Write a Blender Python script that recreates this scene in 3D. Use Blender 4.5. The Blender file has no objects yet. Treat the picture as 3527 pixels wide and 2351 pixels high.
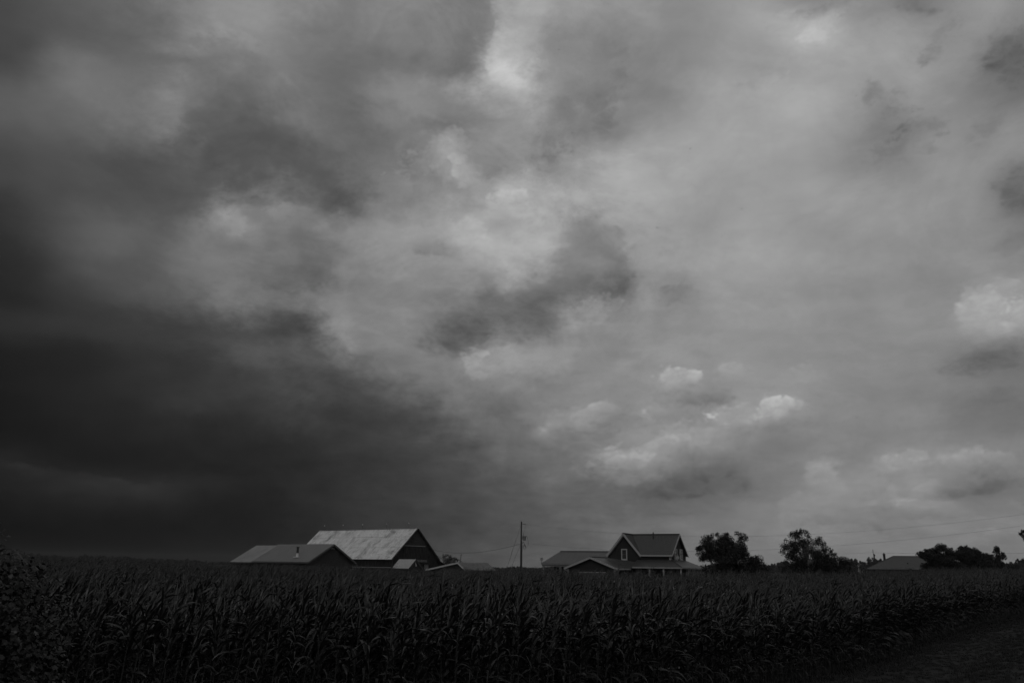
import bpy, bmesh, math, random
import numpy as np
from mathutils import Vector, Matrix

sc = bpy.context.scene
COL = sc.collection
R = math.radians

# ------------------------------------------------------------------ camera
EYE = 2.8
PITCH, ROLL = R(15.8640), R(0.85)
cam_d = bpy.data.cameras.new('camera')
cam_d.sensor_width = 36.0
cam_d.lens = 28.0
cam_d.clip_start = 0.1
cam_d.clip_end = 8000.0
cam = bpy.data.objects.new('camera', cam_d)
COL.objects.link(cam)
cam.location = (0, 0, EYE)
cam.rotation_euler = (Matrix.Rotation(math.pi / 2 + PITCH, 4, 'X') @ Matrix.Rotation(ROLL, 4, 'Z')).to_euler()
sc.camera = cam

# ------------------------------------------------------------------ render
sc.render.engine = 'CYCLES'
sc.cycles.use_adaptive_sampling = True
sc.cycles.adaptive_threshold = 0.012
sc.cycles.adaptive_min_samples = 10
sc.cycles.max_bounces = 5
sc.cycles.diffuse_bounces = 2
sc.cycles.glossy_bounces = 2
sc.cycles.volume_bounces = 0
sc.view_settings.view_transform = 'Standard'
sc.view_settings.look = 'None'
sc.view_settings.exposure = 0.0
sc.view_settings.gamma = 1.0
sc.view_settings.use_curve_mapping = False

# ------------------------------------------------------------------ sun behind the cloud deck
SUN_EL, SUN_AZ = 50.0, -166.0           # degrees; azimuth from the view axis towards the right
sun_d = bpy.data.lights.new('sun', 'SUN')
sun_d.energy = 0.5
sun_d.angle = R(40.0)
sun_d.color = (1.0, 1.0, 1.0)
sun = bpy.data.objects.new('sun', sun_d)
COL.objects.link(sun)
_d = Vector((math.sin(R(SUN_AZ)) * math.cos(R(SUN_EL)), math.cos(R(SUN_AZ)) * math.cos(R(SUN_EL)), math.sin(R(SUN_EL))))
sun.rotation_euler = _d.to_track_quat('Z', 'Y').to_euler()


# ------------------------------------------------------------------ node helpers
class NT:
    def __init__(self, tree):
        self.t = tree

    def n(self, kind, **props):
        nd = self.t.nodes.new(kind)
        for k, v in props.items():
            setattr(nd, k, v)
        return nd

    def link(self, a, b):
        self.t.links.new(a, b)

    def put(self, sock, v):
        if isinstance(v, bpy.types.NodeSocket):
            self.t.links.new(v, sock)
        else:
            sock.default_value = v

    def m(self, op, a, b=None, c=None, clamp=False):
        nd = self.n('ShaderNodeMath', operation=op)
        nd.use_clamp = clamp
        self.put(nd.inputs[0], a)
        if b is not None:
            self.put(nd.inputs[1], b)
        if c is not None:
            self.put(nd.inputs[2], c)
        return nd.outputs[0]

    def rng(self, v, a, b, c=0.0, d=1.0, smooth=False):
        nd = self.n('ShaderNodeMapRange')
        nd.interpolation_type = 'SMOOTHSTEP' if smooth else 'LINEAR'
        nd.clamp = True
        self.put(nd.inputs['Value'], v)
        for k, x in (('From Min', a), ('From Max', b), ('To Min', c), ('To Max', d)):
            self.put(nd.inputs[k], x)
        return nd.outputs['Result']

    def noise(self, vec, scale, detail=4.0, rough=0.5, dist=0.0, lac=2.0):
        nd = self.n('ShaderNodeTexNoise')
        nd.noise_dimensions = '3D'
        if vec is not None:
            self.link(vec, nd.inputs['Vector'])
        nd.inputs['Scale'].default_value = scale
        nd.inputs['Detail'].default_value = detail
        nd.inputs['Roughness'].default_value = rough
        nd.inputs['Lacunarity'].default_value = lac
        nd.inputs['Distortion'].default_value = dist
        return nd

    def ramp(self, fac, stops, interp='LINEAR'):
        nd = self.n('ShaderNodeValToRGB')
        cr = nd.color_ramp
        cr.interpolation = interp
        while len(cr.elements) < len(stops):
            cr.elements.new(0.5)
        while len(cr.elements) > len(stops):
            cr.elements.remove(cr.elements[-1])
        for e, (p, v) in zip(cr.elements, stops):
            e.position = p
            e.color = (v, v, v, 1.0)
        if fac is not None:
            self.put(nd.inputs['Fac'], fac)
        return nd.outputs['Color']


# ------------------------------------------------------------------ sky: clear-air sky texture seen through a storm deck
# greys of the cloud deck (0-255): 56 columns over azimuth -41..41 degrees, 33 rows of 1.35 degrees from elevation -2 up
CLOUD_DECK = [
    [14, 14, 14, 14, 14, 14, 14, 14, 16, 17, 19, 20, 21, 22, 24, 26, 27, 30, 35, 39, 43, 48, 53, 59, 64, 69, 75, 79, 83, 87, 92, 96, 100, 103, 107, 109, 112, 115, 116, 118, 120, 122, 121, 121, 121, 120, 120, 120, 119, 119, 119, 119, 119, 119, 119, 119],
    [14, 14, 14, 14, 14, 14, 14, 14, 16, 17, 19, 20, 21, 22, 24, 26, 27, 31, 35, 39, 43, 48, 54, 59, 65, 70, 75, 79, 83, 87, 91, 96, 100, 103, 107, 109, 112, 114, 116, 118, 120, 121, 121, 121, 121, 121, 120, 120, 120, 119, 119, 119, 119, 119, 119, 119],
    [14, 14, 14, 14, 14, 14, 14, 15, 16, 18, 19, 20, 21, 23, 25, 26, 27, 31, 36, 39, 44, 49, 54, 60, 65, 70, 76, 80, 83, 87, 91, 96, 99, 103, 106, 109, 111, 114, 116, 116, 118, 119, 119, 120, 120, 119, 118, 119, 119, 117, 117, 117, 117, 117, 117, 117],
    [16, 16, 15, 15, 14, 14, 14, 15, 15, 16, 17, 18, 20, 22, 23, 25, 27, 31, 35, 39, 43, 47, 52, 57, 63, 69, 75, 79, 83, 87, 91, 96, 100, 104, 107, 110, 112, 115, 118, 122, 125, 128, 126, 124, 123, 124, 126, 123, 122, 123, 123, 123, 123, 123, 123, 124],
    [22, 22, 21, 21, 21, 21, 21, 25, 28, 30, 31, 30, 29, 28, 28, 29, 30, 32, 36, 39, 43, 48, 52, 56, 61, 68, 75, 79, 84, 88, 93, 97, 101, 103, 106, 109, 112, 114, 119, 126, 131, 128, 127, 124, 123, 123, 127, 131, 125, 130, 130, 130, 130, 130, 130, 130],
    [43, 44, 43, 39, 36, 33, 32, 36, 41, 44, 46, 45, 44, 41, 37, 35, 34, 35, 38, 42, 46, 50, 54, 58, 63, 69, 75, 82, 87, 93, 96, 97, 97, 95, 95, 96, 98, 104, 112, 119, 125, 132, 135, 141, 140, 137, 131, 114, 109, 115, 115, 114, 113, 112, 112, 112],
    [22, 22, 24, 28, 31, 34, 36, 30, 26, 24, 25, 28, 28, 29, 30, 32, 36, 38, 41, 45, 48, 51, 56, 59, 64, 69, 75, 86, 95, 99, 101, 101, 100, 97, 97, 98, 99, 100, 100, 115, 120, 124, 139, 133, 134, 134, 136, 126, 124, 126, 128, 130, 131, 133, 134, 134],
    [24, 23, 23, 23, 22, 22, 23, 24, 27, 29, 30, 32, 34, 35, 36, 38, 39, 42, 46, 50, 53, 56, 59, 61, 64, 68, 76, 95, 106, 106, 108, 104, 128, 138, 135, 131, 121, 112, 109, 116, 120, 122, 134, 122, 140, 140, 135, 138, 137, 132, 126, 126, 124, 123, 122, 120],
    [25, 24, 24, 24, 24, 24, 25, 28, 32, 34, 35, 37, 39, 40, 42, 44, 46, 47, 50, 54, 57, 61, 65, 68, 71, 79, 92, 100, 105, 114, 117, 119, 119, 132, 140, 141, 148, 145, 134, 130, 119, 123, 129, 128, 126, 126, 127, 125, 123, 119, 117, 117, 117, 116, 115, 114],
    [27, 27, 27, 26, 26, 25, 27, 31, 35, 38, 42, 47, 50, 52, 54, 55, 57, 58, 60, 63, 66, 69, 72, 78, 90, 102, 105, 104, 105, 128, 136, 135, 136, 132, 127, 128, 131, 146, 147, 142, 144, 142, 131, 132, 131, 129, 127, 126, 113, 112, 112, 112, 113, 114, 115, 117],
    [31, 25, 24, 25, 26, 26, 29, 33, 36, 40, 45, 48, 51, 54, 57, 58, 63, 69, 73, 77, 80, 86, 97, 109, 117, 119, 119, 122, 124, 124, 128, 140, 138, 136, 139, 138, 126, 127, 144, 145, 158, 142, 136, 136, 134, 133, 130, 127, 123, 118, 118, 117, 114, 112, 109, 107],
    [48, 49, 45, 40, 35, 30, 33, 34, 37, 42, 46, 49, 52, 55, 58, 65, 71, 79, 85, 88, 102, 115, 123, 124, 123, 121, 130, 137, 138, 135, 135, 136, 139, 141, 142, 144, 144, 144, 143, 145, 144, 141, 139, 138, 136, 134, 130, 130, 104, 104, 106, 109, 115, 123, 131, 141],
    [34, 37, 41, 45, 48, 48, 53, 54, 53, 53, 54, 55, 58, 60, 69, 87, 87, 91, 89, 137, 128, 126, 125, 129, 134, 142, 150, 153, 152, 144, 139, 138, 138, 139, 140, 144, 142, 144, 146, 143, 141, 140, 140, 139, 138, 136, 134, 129, 140, 141, 145, 149, 150, 151, 151, 152],
    [39, 37, 35, 34, 34, 38, 47, 51, 54, 57, 59, 59, 60, 62, 64, 69, 70, 69, 92, 151, 134, 132, 132, 125, 110, 112, 121, 133, 137, 133, 132, 137, 141, 140, 139, 141, 143, 144, 145, 143, 142, 142, 141, 141, 140, 139, 138, 133, 147, 152, 151, 152, 152, 152, 151, 146],
    [45, 43, 41, 41, 38, 41, 53, 61, 69, 77, 82, 84, 84, 82, 86, 91, 91, 82, 108, 144, 136, 137, 139, 121, 106, 106, 105, 103, 105, 110, 119, 135, 140, 142, 139, 141, 142, 143, 144, 145, 145, 144, 143, 141, 139, 138, 137, 134, 136, 143, 147, 145, 141, 137, 133, 128],
    [48, 48, 47, 46, 42, 50, 63, 73, 78, 80, 89, 95, 101, 110, 121, 120, 114, 124, 131, 133, 131, 131, 132, 133, 131, 122, 111, 110, 112, 111, 108, 146, 140, 132, 149, 140, 133, 139, 148, 150, 150, 148, 145, 142, 139, 139, 138, 137, 138, 137, 132, 128, 127, 127, 128, 131],
    [55, 47, 47, 48, 46, 61, 76, 88, 90, 87, 87, 104, 111, 110, 107, 101, 101, 98, 103, 126, 126, 130, 135, 139, 139, 136, 129, 115, 109, 110, 114, 108, 109, 108, 153, 141, 134, 142, 150, 152, 153, 151, 149, 147, 145, 143, 141, 141, 140, 137, 131, 130, 133, 134, 132, 123],
    [73, 71, 63, 55, 48, 61, 75, 91, 99, 101, 93, 97, 108, 113, 118, 114, 114, 104, 115, 123, 129, 137, 140, 142, 146, 147, 151, 156, 154, 141, 116, 120, 130, 111, 135, 146, 149, 152, 152, 153, 155, 154, 151, 149, 148, 146, 145, 143, 141, 139, 137, 125, 119, 113, 110, 111],
    [71, 70, 72, 73, 72, 75, 73, 74, 75, 80, 82, 88, 109, 128, 132, 113, 117, 107, 115, 136, 134, 141, 140, 136, 131, 153, 159, 175, 173, 173, 142, 119, 125, 124, 144, 148, 153, 154, 154, 156, 156, 154, 150, 148, 148, 148, 147, 145, 141, 143, 133, 105, 113, 112, 113, 121],
    [80, 75, 73, 70, 70, 77, 79, 80, 78, 75, 74, 79, 86, 140, 142, 126, 142, 113, 136, 129, 136, 141, 143, 144, 144, 167, 158, 163, 159, 165, 147, 120, 125, 146, 151, 152, 152, 154, 155, 156, 155, 154, 151, 151, 150, 149, 148, 144, 141, 143, 138, 112, 122, 128, 137, 142],
    [96, 89, 83, 78, 78, 82, 81, 79, 74, 75, 78, 81, 82, 82, 96, 112, 120, 115, 87, 84, 120, 136, 131, 132, 137, 142, 169, 168, 167, 177, 154, 118, 156, 153, 156, 153, 149, 149, 150, 151, 152, 152, 153, 152, 147, 142, 138, 138, 144, 143, 139, 139, 142, 144, 144, 136],
    [81, 95, 97, 93, 91, 94, 94, 95, 100, 97, 91, 83, 84, 85, 84, 84, 87, 88, 86, 91, 118, 131, 124, 121, 125, 131, 157, 181, 179, 168, 165, 167, 165, 162, 160, 156, 151, 149, 149, 149, 151, 151, 152, 148, 136, 132, 126, 131, 144, 138, 131, 140, 138, 128, 117, 108],
    [64, 67, 76, 87, 98, 102, 106, 115, 114, 115, 119, 115, 92, 90, 87, 87, 86, 90, 103, 114, 122, 127, 126, 128, 150, 162, 139, 148, 144, 134, 143, 150, 157, 160, 162, 161, 158, 156, 152, 151, 152, 152, 153, 150, 141, 135, 120, 122, 130, 140, 126, 119, 108, 107, 108, 112],
    [70, 68, 65, 65, 78, 99, 120, 113, 118, 118, 117, 115, 97, 95, 91, 93, 104, 106, 106, 109, 111, 116, 115, 142, 162, 151, 133, 135, 133, 134, 135, 140, 144, 151, 159, 161, 162, 161, 157, 156, 157, 157, 157, 155, 149, 146, 127, 134, 152, 144, 128, 118, 109, 113, 114, 115],
    [71, 70, 70, 70, 72, 108, 114, 107, 104, 114, 121, 116, 104, 102, 99, 106, 116, 112, 105, 104, 108, 115, 116, 113, 116, 128, 135, 138, 139, 137, 132, 131, 128, 137, 151, 156, 160, 162, 161, 161, 161, 161, 163, 164, 158, 159, 140, 156, 152, 141, 143, 113, 115, 116, 120, 131],
    [72, 72, 71, 73, 79, 82, 91, 98, 97, 99, 101, 105, 109, 111, 113, 118, 120, 113, 108, 109, 122, 129, 130, 134, 125, 124, 147, 148, 161, 150, 131, 134, 134, 136, 135, 139, 148, 154, 159, 163, 163, 163, 165, 165, 160, 158, 160, 155, 147, 141, 145, 130, 125, 135, 137, 134],
    [72, 72, 70, 77, 87, 89, 91, 95, 104, 119, 121, 119, 118, 120, 122, 126, 124, 115, 112, 112, 114, 123, 130, 132, 120, 134, 168, 166, 188, 153, 132, 137, 136, 136, 128, 131, 141, 146, 152, 156, 153, 151, 154, 159, 160, 159, 157, 156, 151, 141, 143, 150, 136, 134, 133, 134],
    [72, 72, 70, 79, 88, 92, 99, 104, 112, 126, 137, 142, 141, 138, 135, 131, 123, 117, 115, 115, 115, 112, 111, 111, 108, 100, 181, 187, 198, 129, 139, 137, 136, 136, 136, 136, 138, 140, 145, 149, 150, 154, 165, 173, 171, 158, 151, 148, 123, 129, 142, 153, 136, 133, 134, 134],
    [72, 72, 71, 81, 88, 93, 99, 105, 116, 128, 139, 150, 152, 150, 145, 134, 123, 120, 118, 119, 121, 119, 118, 116, 116, 104, 152, 191, 161, 133, 141, 139, 138, 138, 137, 139, 138, 140, 144, 148, 154, 163, 175, 171, 167, 140, 136, 116, 106, 131, 138, 153, 140, 132, 134, 134],
    [72, 71, 73, 84, 89, 94, 100, 107, 118, 130, 141, 151, 155, 155, 150, 138, 126, 123, 121, 123, 125, 124, 123, 122, 123, 109, 188, 173, 171, 136, 139, 139, 139, 139, 143, 143, 140, 140, 144, 148, 152, 158, 140, 125, 134, 139, 135, 123, 108, 127, 135, 152, 144, 132, 134, 134],
    [72, 71, 75, 85, 90, 95, 101, 109, 121, 132, 143, 152, 155, 154, 149, 137, 127, 124, 121, 125, 129, 128, 127, 126, 125, 123, 156, 164, 168, 156, 147, 147, 147, 148, 147, 145, 141, 140, 144, 148, 151, 155, 155, 138, 135, 142, 135, 127, 108, 124, 133, 150, 147, 132, 134, 134],
    [72, 70, 78, 87, 91, 97, 103, 111, 123, 134, 145, 153, 155, 154, 148, 135, 126, 123, 121, 125, 129, 128, 127, 127, 125, 129, 148, 169, 166, 153, 148, 149, 149, 148, 147, 146, 142, 140, 144, 148, 151, 155, 153, 140, 130, 144, 135, 131, 107, 120, 132, 147, 150, 134, 134, 134],
    [72, 71, 81, 88, 92, 98, 104, 113, 126, 136, 148, 154, 155, 153, 146, 134, 125, 123, 121, 126, 129, 128, 127, 126, 125, 129, 150, 168, 166, 153, 148, 148, 149, 148, 147, 146, 142, 140, 143, 147, 150, 154, 154, 144, 127, 145, 135, 135, 109, 115, 131, 143, 153, 137, 133, 134],
]
# billows: azimuth, elevation, half width, half height (degrees), tilt, softness, lift at top, lift at base, raggedness
BILLOWS = [
    (-27.23, 28.52, 1.72, 2.54, 90.0, 0.35, 0.0, 13.0, 0.17),
    (-17.48, 26.39, 6.35, 2.17, -8.0, 0.4, 0.0, -7.0, 0.3),
    (-17.1, 19.84, 3.37, 1.35, 0.0, 0.35, 0.0, -9.0, 0.25),
    (-17.65, 16.31, 1.02, 3.83, 90.0, 0.4, 0.0, -9.0, 0.15),
    (5.18, 32.95, 4.6, 2.99, 38.0, 0.35, 0.0, -13.0, 0.4),
    (-0.43, 29.14, 3.91, 1.63, 0.0, 0.35, 0.0, -10.0, 0.45),
    (-0.22, 17.17, 6.23, 1.72, 14.0, 0.3, 0.0, -15.0, 0.28),
    (6.88, 21.56, 2.58, 2.4, 90.0, 0.35, 0.0, -12.0, 0.52),
    (-1.37, 35.79, 2.9, 1.22, -90.0, 0.35, 0.0, 11.0, 0.83),
    (-0.53, 25.23, 2.05, 1.46, 180.0, 0.3, 0.0, 15.0, 0.45),
    (-3.37, 23.38, 1.69, 1.29, 145.0, 0.3, 0.0, 13.0, 0.26),
    (-6.19, 22.58, 1.87, 1.04, 0.0, 0.3, 0.0, -12.0, 0.26),
    (-20.95, 22.89, 1.08, 1.16, 60.0, 0.5, 0.0, 9.0, 0.9),
    (-16.21, 23.45, 2.21, 1.07, 170.0, 0.35, 0.0, 12.0, 0.6),
    (36.33, 30.35, 1.53, 1.94, -90.0, 0.4, 0.0, -14.0, 0.38),
    (35.14, 22.65, 1.37, 1.29, -90.0, 0.4, 0.0, -10.0, 0.38),
    (-4.22, 27.96, 1.17, 0.9, -60.0, 0.35, 0.0, 16.0, 0.83),
    (-10.96, 22.32, 3.91, 1.82, -15.0, 0.4, 0.0, -8.0, 0.25),
    (-27.34, 5.06, 6.37, 0.6, 175.0, 0.5, 0.0, 8.0, 0.23),
    (32.1, 15.17, 2.19, 1.61, 180.0, 0.3, 0.0, 13.0, 0.3),
    (31.78, 12.9, 2.64, 0.91, 0.0, 0.35, 0.0, -12.0, 0.3),
    (30.49, 6.71, 2.44, 1.01, 180.0, 0.3, 0.0, 13.0, 0.35),
    (30.32, 5.34, 2.89, 0.53, 0.0, 0.35, 0.0, -11.0, 0.3),
    (25.22, 6.89, 1.59, 1.0, 180.0, 0.3, 0.0, 12.0, 0.52),
    (21.28, 5.67, 1.35, 1.71, 160.0, 0.35, 0.0, 9.0, 0.6),
    (10.17, 8.04, 3.8, 0.91, 188.0, 0.3, 0.0, 13.0, 0.35),
    (5.58, 10.46, 2.98, 1.05, 184.0, 0.3, 0.0, 12.0, 0.35),
    (11.89, 5.86, 5.2, 0.95, 0.0, 0.4, 0.0, -11.0, 0.25),
    (18.9, 10.62, 1.48, 1.12, 180.0, 0.25, 0.0, 16.0, 0.41),
    (15.97, 10.2, 1.41, 1.02, 185.0, 0.3, 0.0, 11.0, 0.52),
    (11.96, 13.13, 1.29, 0.8, 180.0, 0.25, 0.0, 13.0, 0.45),
    (13.07, 11.96, 2.73, 0.79, 0.0, 0.35, 0.0, -9.0, 0.45),
    (26.57, 4.17, 2.96, 0.7, 178.0, 0.35, 0.0, 8.0, 0.45),
    (-6.35, 29.13, 2.77, 1.18, 25.0, 0.44, 12.5, 8.3, 1.35),
    (24.19, 35.69, 2.19, 1.02, 15.0, 0.61, 16.6, 8.3, 1.22),
    (24.14, 36.53, 2.99, 0.61, 8.0, 0.8, -15.4, -7.7, 1.26),
    (30.83, 34.82, 2.54, 0.64, -18.0, 0.8, -19.2, -10.2, 1.26),
    (31.93, 33.02, 1.64, 0.74, 40.0, 0.8, -11.5, -9.0, 1.17),
    (28.31, 29.56, 1.55, 1.58, -35.0, 0.8, -10.2, -9.0, 1.62),
    (29.76, 27.9, 1.91, 0.79, -12.0, 0.8, -10.2, -11.5, 1.35),
    (28.21, 26.73, 2.5, 0.92, 0.0, 0.9, -7.7, -6.4, 1.53),
    (33.73, 26.95, 1.26, 0.77, -10.0, 0.9, -7.7, -7.7, 1.44),
    (36.3, 30.86, 2.36, 1.69, 0.0, 0.9, -12.8, -11.5, 0.54),
    (35.14, 22.65, 1.66, 2.06, 0.0, 0.9, -9.0, -10.2, 0.54),
    (34.42, 19.62, 1.64, 0.92, 20.0, 0.7, -5.1, -6.4, 0.45),
    (19.19, 32.58, 1.78, 0.76, 20.0, 0.9, -6.4, -3.8, 1.17),
    (17.51, 32.12, 1.97, 1.11, 10.0, 1.0, -5.1, -6.4, 1.17),
    (20.0, 32.6, 1.44, 0.65, 15.0, 0.55, 10.4, 6.2, 1.35),
    (0.09, 18.8, 8.59, 1.94, 9.0, 0.7, -2.6, -10.2, 0.45),
    (-4.45, 16.5, 4.22, 1.25, 10.0, 0.7, -3.8, -12.8, 0.45),
    (5.35, 18.12, 2.29, 0.75, 14.0, 0.39, 20.8, 6.2, 1.49),
    (12.47, 18.93, 1.9, 0.67, 14.0, 0.6, -12.8, -10.2, 0.81),
    (-1.49, 15.49, 1.79, 0.75, 10.0, 0.39, 16.6, 4.2, 1.49),
    (-2.75, 14.05, 0.84, 1.25, 0.0, 0.39, 14.6, 4.2, 1.49),
    (12.05, 13.12, 1.29, 0.8, -14.0, 0.33, 14.0, 4.7, 1.08),
    (12.92, 11.96, 2.89, 1.04, 0.0, 0.33, 1.2, -9.4, 0.68),
    (15.59, 13.83, 1.26, 1.03, 10.0, 0.33, 14.6, 0.0, 0.94),
    (20.93, 12.86, 1.07, 0.76, -5.0, 0.33, 9.4, 1.2, 1.22),
    (18.86, 10.83, 1.31, 1.0, -14.0, 0.28, 22.2, 4.7, 0.94),
    (19.11, 9.64, 1.98, 0.76, 10.0, 0.6, -0.7, -7.2, 0.54),
    (16.27, 10.34, 1.46, 1.08, 10.0, 0.33, 10.5, 2.3, 1.08),
    (16.79, 9.43, 2.32, 0.71, 10.0, 0.33, 2.3, -5.9, 0.94),
    (6.21, 10.39, 2.98, 1.11, 12.0, 0.33, 8.2, -7.0, 0.81),
    (9.94, 10.36, 1.54, 0.92, 10.0, 0.33, 5.9, -5.9, 0.81),
    (9.94, 10.2, 0.86, 0.86, 10.0, 0.39, 15.2, 5.9, 1.76),
    (2.59, 8.85, 1.41, 1.23, -30.0, 0.33, 7.0, -2.3, 1.08),
    (8.33, 7.78, 1.9, 0.85, 12.0, 0.28, 15.2, 7.0, 0.94),
    (11.41, 8.81, 3.93, 0.91, 14.0, 0.33, 10.5, -2.3, 1.08),
    (13.54, 9.22, 1.79, 0.84, 20.0, 0.33, 9.4, 1.2, 1.22),
    (11.9, 6.1, 5.35, 1.49, 4.0, 0.7, -1.4, -4.3, 0.36),
    (14.31, 6.97, 2.93, 0.77, 8.0, 0.39, 1.2, -7.0, 0.81),
    (26.39, 7.04, 1.38, 0.99, 10.0, 0.28, 10.5, 2.3, 0.94),
    (25.24, 7.09, 1.15, 0.89, 0.0, 0.33, 7.0, 1.2, 1.08),
    (21.61, 6.37, 1.29, 1.57, -15.0, 0.33, 8.2, 1.2, 1.08),
    (25.41, 5.01, 1.01, 0.66, 20.0, 0.33, 8.2, 1.2, 1.76),
    (27.18, 5.23, 1.35, 0.6, 30.0, 0.33, 9.4, 2.3, 1.76),
    (19.77, 3.85, 1.91, 1.42, 30.0, 0.33, 5.9, -1.2, 1.08),
    (23.48, 3.67, 5.17, 0.72, 3.0, 0.33, 2.3, -7.0, 0.94),
    (29.91, 6.74, 2.83, 1.2, 10.0, 0.33, 8.2, -5.9, 0.94),
    (29.13, 5.3, 3.55, 0.8, 3.0, 0.6, -2.9, -6.5, 0.45),
    (31.54, 5.87, 1.59, 0.89, 5.0, 0.6, -2.9, -4.3, 0.54),
    (31.66, 15.5, 1.81, 2.03, 0.0, 0.28, 14.6, -2.1, 0.81),
    (33.06, 16.92, 1.18, 1.2, 0.0, 0.33, 12.5, 0.0, 0.81),
    (33.8, 15.46, 1.38, 1.32, 0.0, 0.33, 18.7, 2.1, 0.94),
    (32.34, 13.51, 3.05, 1.07, 8.0, 0.6, -2.6, -14.1, 0.54),
    (31.68, 10.36, 2.09, 0.69, 4.0, 0.6, -5.0, -4.3, 0.63),
    (31.92, 8.74, 1.37, 0.48, 10.0, 0.6, -5.0, -4.3, 0.72),
    (31.94, 3.79, 1.11, 0.62, 0.0, 0.33, 5.9, -1.2, 1.22),
    (29.91, 2.15, 1.6, 0.52, 0.0, 0.33, 7.0, -1.2, 1.22),
]


def group_tree(name, ins):
    t = bpy.data.node_groups.new(name, 'ShaderNodeTree')
    for n_, k_ in ins:
        t.interface.new_socket(n_, in_out='INPUT', socket_type='NodeSocket' + k_)
    t.interface.new_socket('Total', in_out='OUTPUT', socket_type='NodeSocketFloat')
    q = NT(t)
    return t, q, q.n('NodeGroupInput').outputs, q.n('NodeGroupOutput')


def row_group(i, row):
    """one elevation row of the deck: its greys over azimuth, weighted by a quadratic B-spline in elevation"""
    t, q, n, o = group_tree('deck_row', [('Total', 'Float'), ('V', 'Float'), ('UL', 'Float'), ('UR', 'Float'), ('Side', 'Float')])
    # the tiny term only makes the rows evaluate one after another
    late = q.m('MULTIPLY', n['Total'], 1e-9)
    cl = q.ramp(q.m('ADD', late, n['UL']), [(j / 31.0, g / 255.0) for j, g in enumerate(row[:32])], 'B_SPLINE')
    cr = q.ramp(q.m('ADD', late, n['UR']), [(j / 31.0, g / 255.0) for j, g in enumerate(row[24:])], 'B_SPLINE')
    a = q.m('ABSOLUTE', q.m('SUBTRACT', q.m('ADD', late, n['V']), float(i)))
    p = q.m('MAXIMUM', q.m('SUBTRACT', 1.5, a), 0.0)
    r_ = q.m('MAXIMUM', q.m('SUBTRACT', 0.5, a), 0.0)
    w = q.m('MULTIPLY', q.m('SUBTRACT', q.m('MULTIPLY', p, p), q.m('MULTIPLY', q.m('MULTIPLY', r_, r_), 3.0)), 0.5)
    grey = q.m('MULTIPLY_ADD', q.m('SUBTRACT', cr, cl), n['Side'], cl)
    q.link(q.m('MULTIPLY_ADD', grey, w, n['Total']), o.inputs[0])
    return t


def billow_group():
    t, q, i, o = group_tree('billow', [('Total', 'Float'), ('Where', 'Vector'), ('Rag', 'Float'), ('Lump', 'Float'), ('Location', 'Vector'), ('Rotation', 'Vector'),
                                       ('Scale', 'Vector'), ('K', 'Float'), ('Inner', 'Float'), ('Top', 'Float'), ('Base', 'Float')])
    ma = q.n('ShaderNodeVectorMath', operation='MULTIPLY_ADD')
    q.link(i['Total'], ma.inputs[0]); ma.inputs[1].default_value = (1e-9, 1e-9, 1e-9); q.link(i['Where'], ma.inputs[2])
    mp = q.n('ShaderNodeMapping', vector_type='TEXTURE')
    q.link(ma.outputs[0], mp.inputs['Vector'])
    for k in ('Location', 'Rotation', 'Scale'):
        q.link(i[k], mp.inputs[k])
    ln = q.n('ShaderNodeVectorMath', operation='LENGTH')
    q.link(mp.outputs[0], ln.inputs[0])
    sp = q.n('ShaderNodeSeparateXYZ')
    q.link(mp.outputs[0], sp.inputs[0])
    d = q.m('MULTIPLY_ADD', i['Rag'], i['K'], ln.outputs['Value'])
    mask = q.rng(d, 1.12, i['Inner'], 0.0, 1.0, True)
    lift = q.rng(sp.outputs[1], -0.8, 0.8, i['Base'], i['Top'])
    q.link(q.m('MULTIPLY_ADD', q.m('MULTIPLY', mask, i['Lump']), lift, i['Total']), o.inputs[0])
    return t


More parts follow.
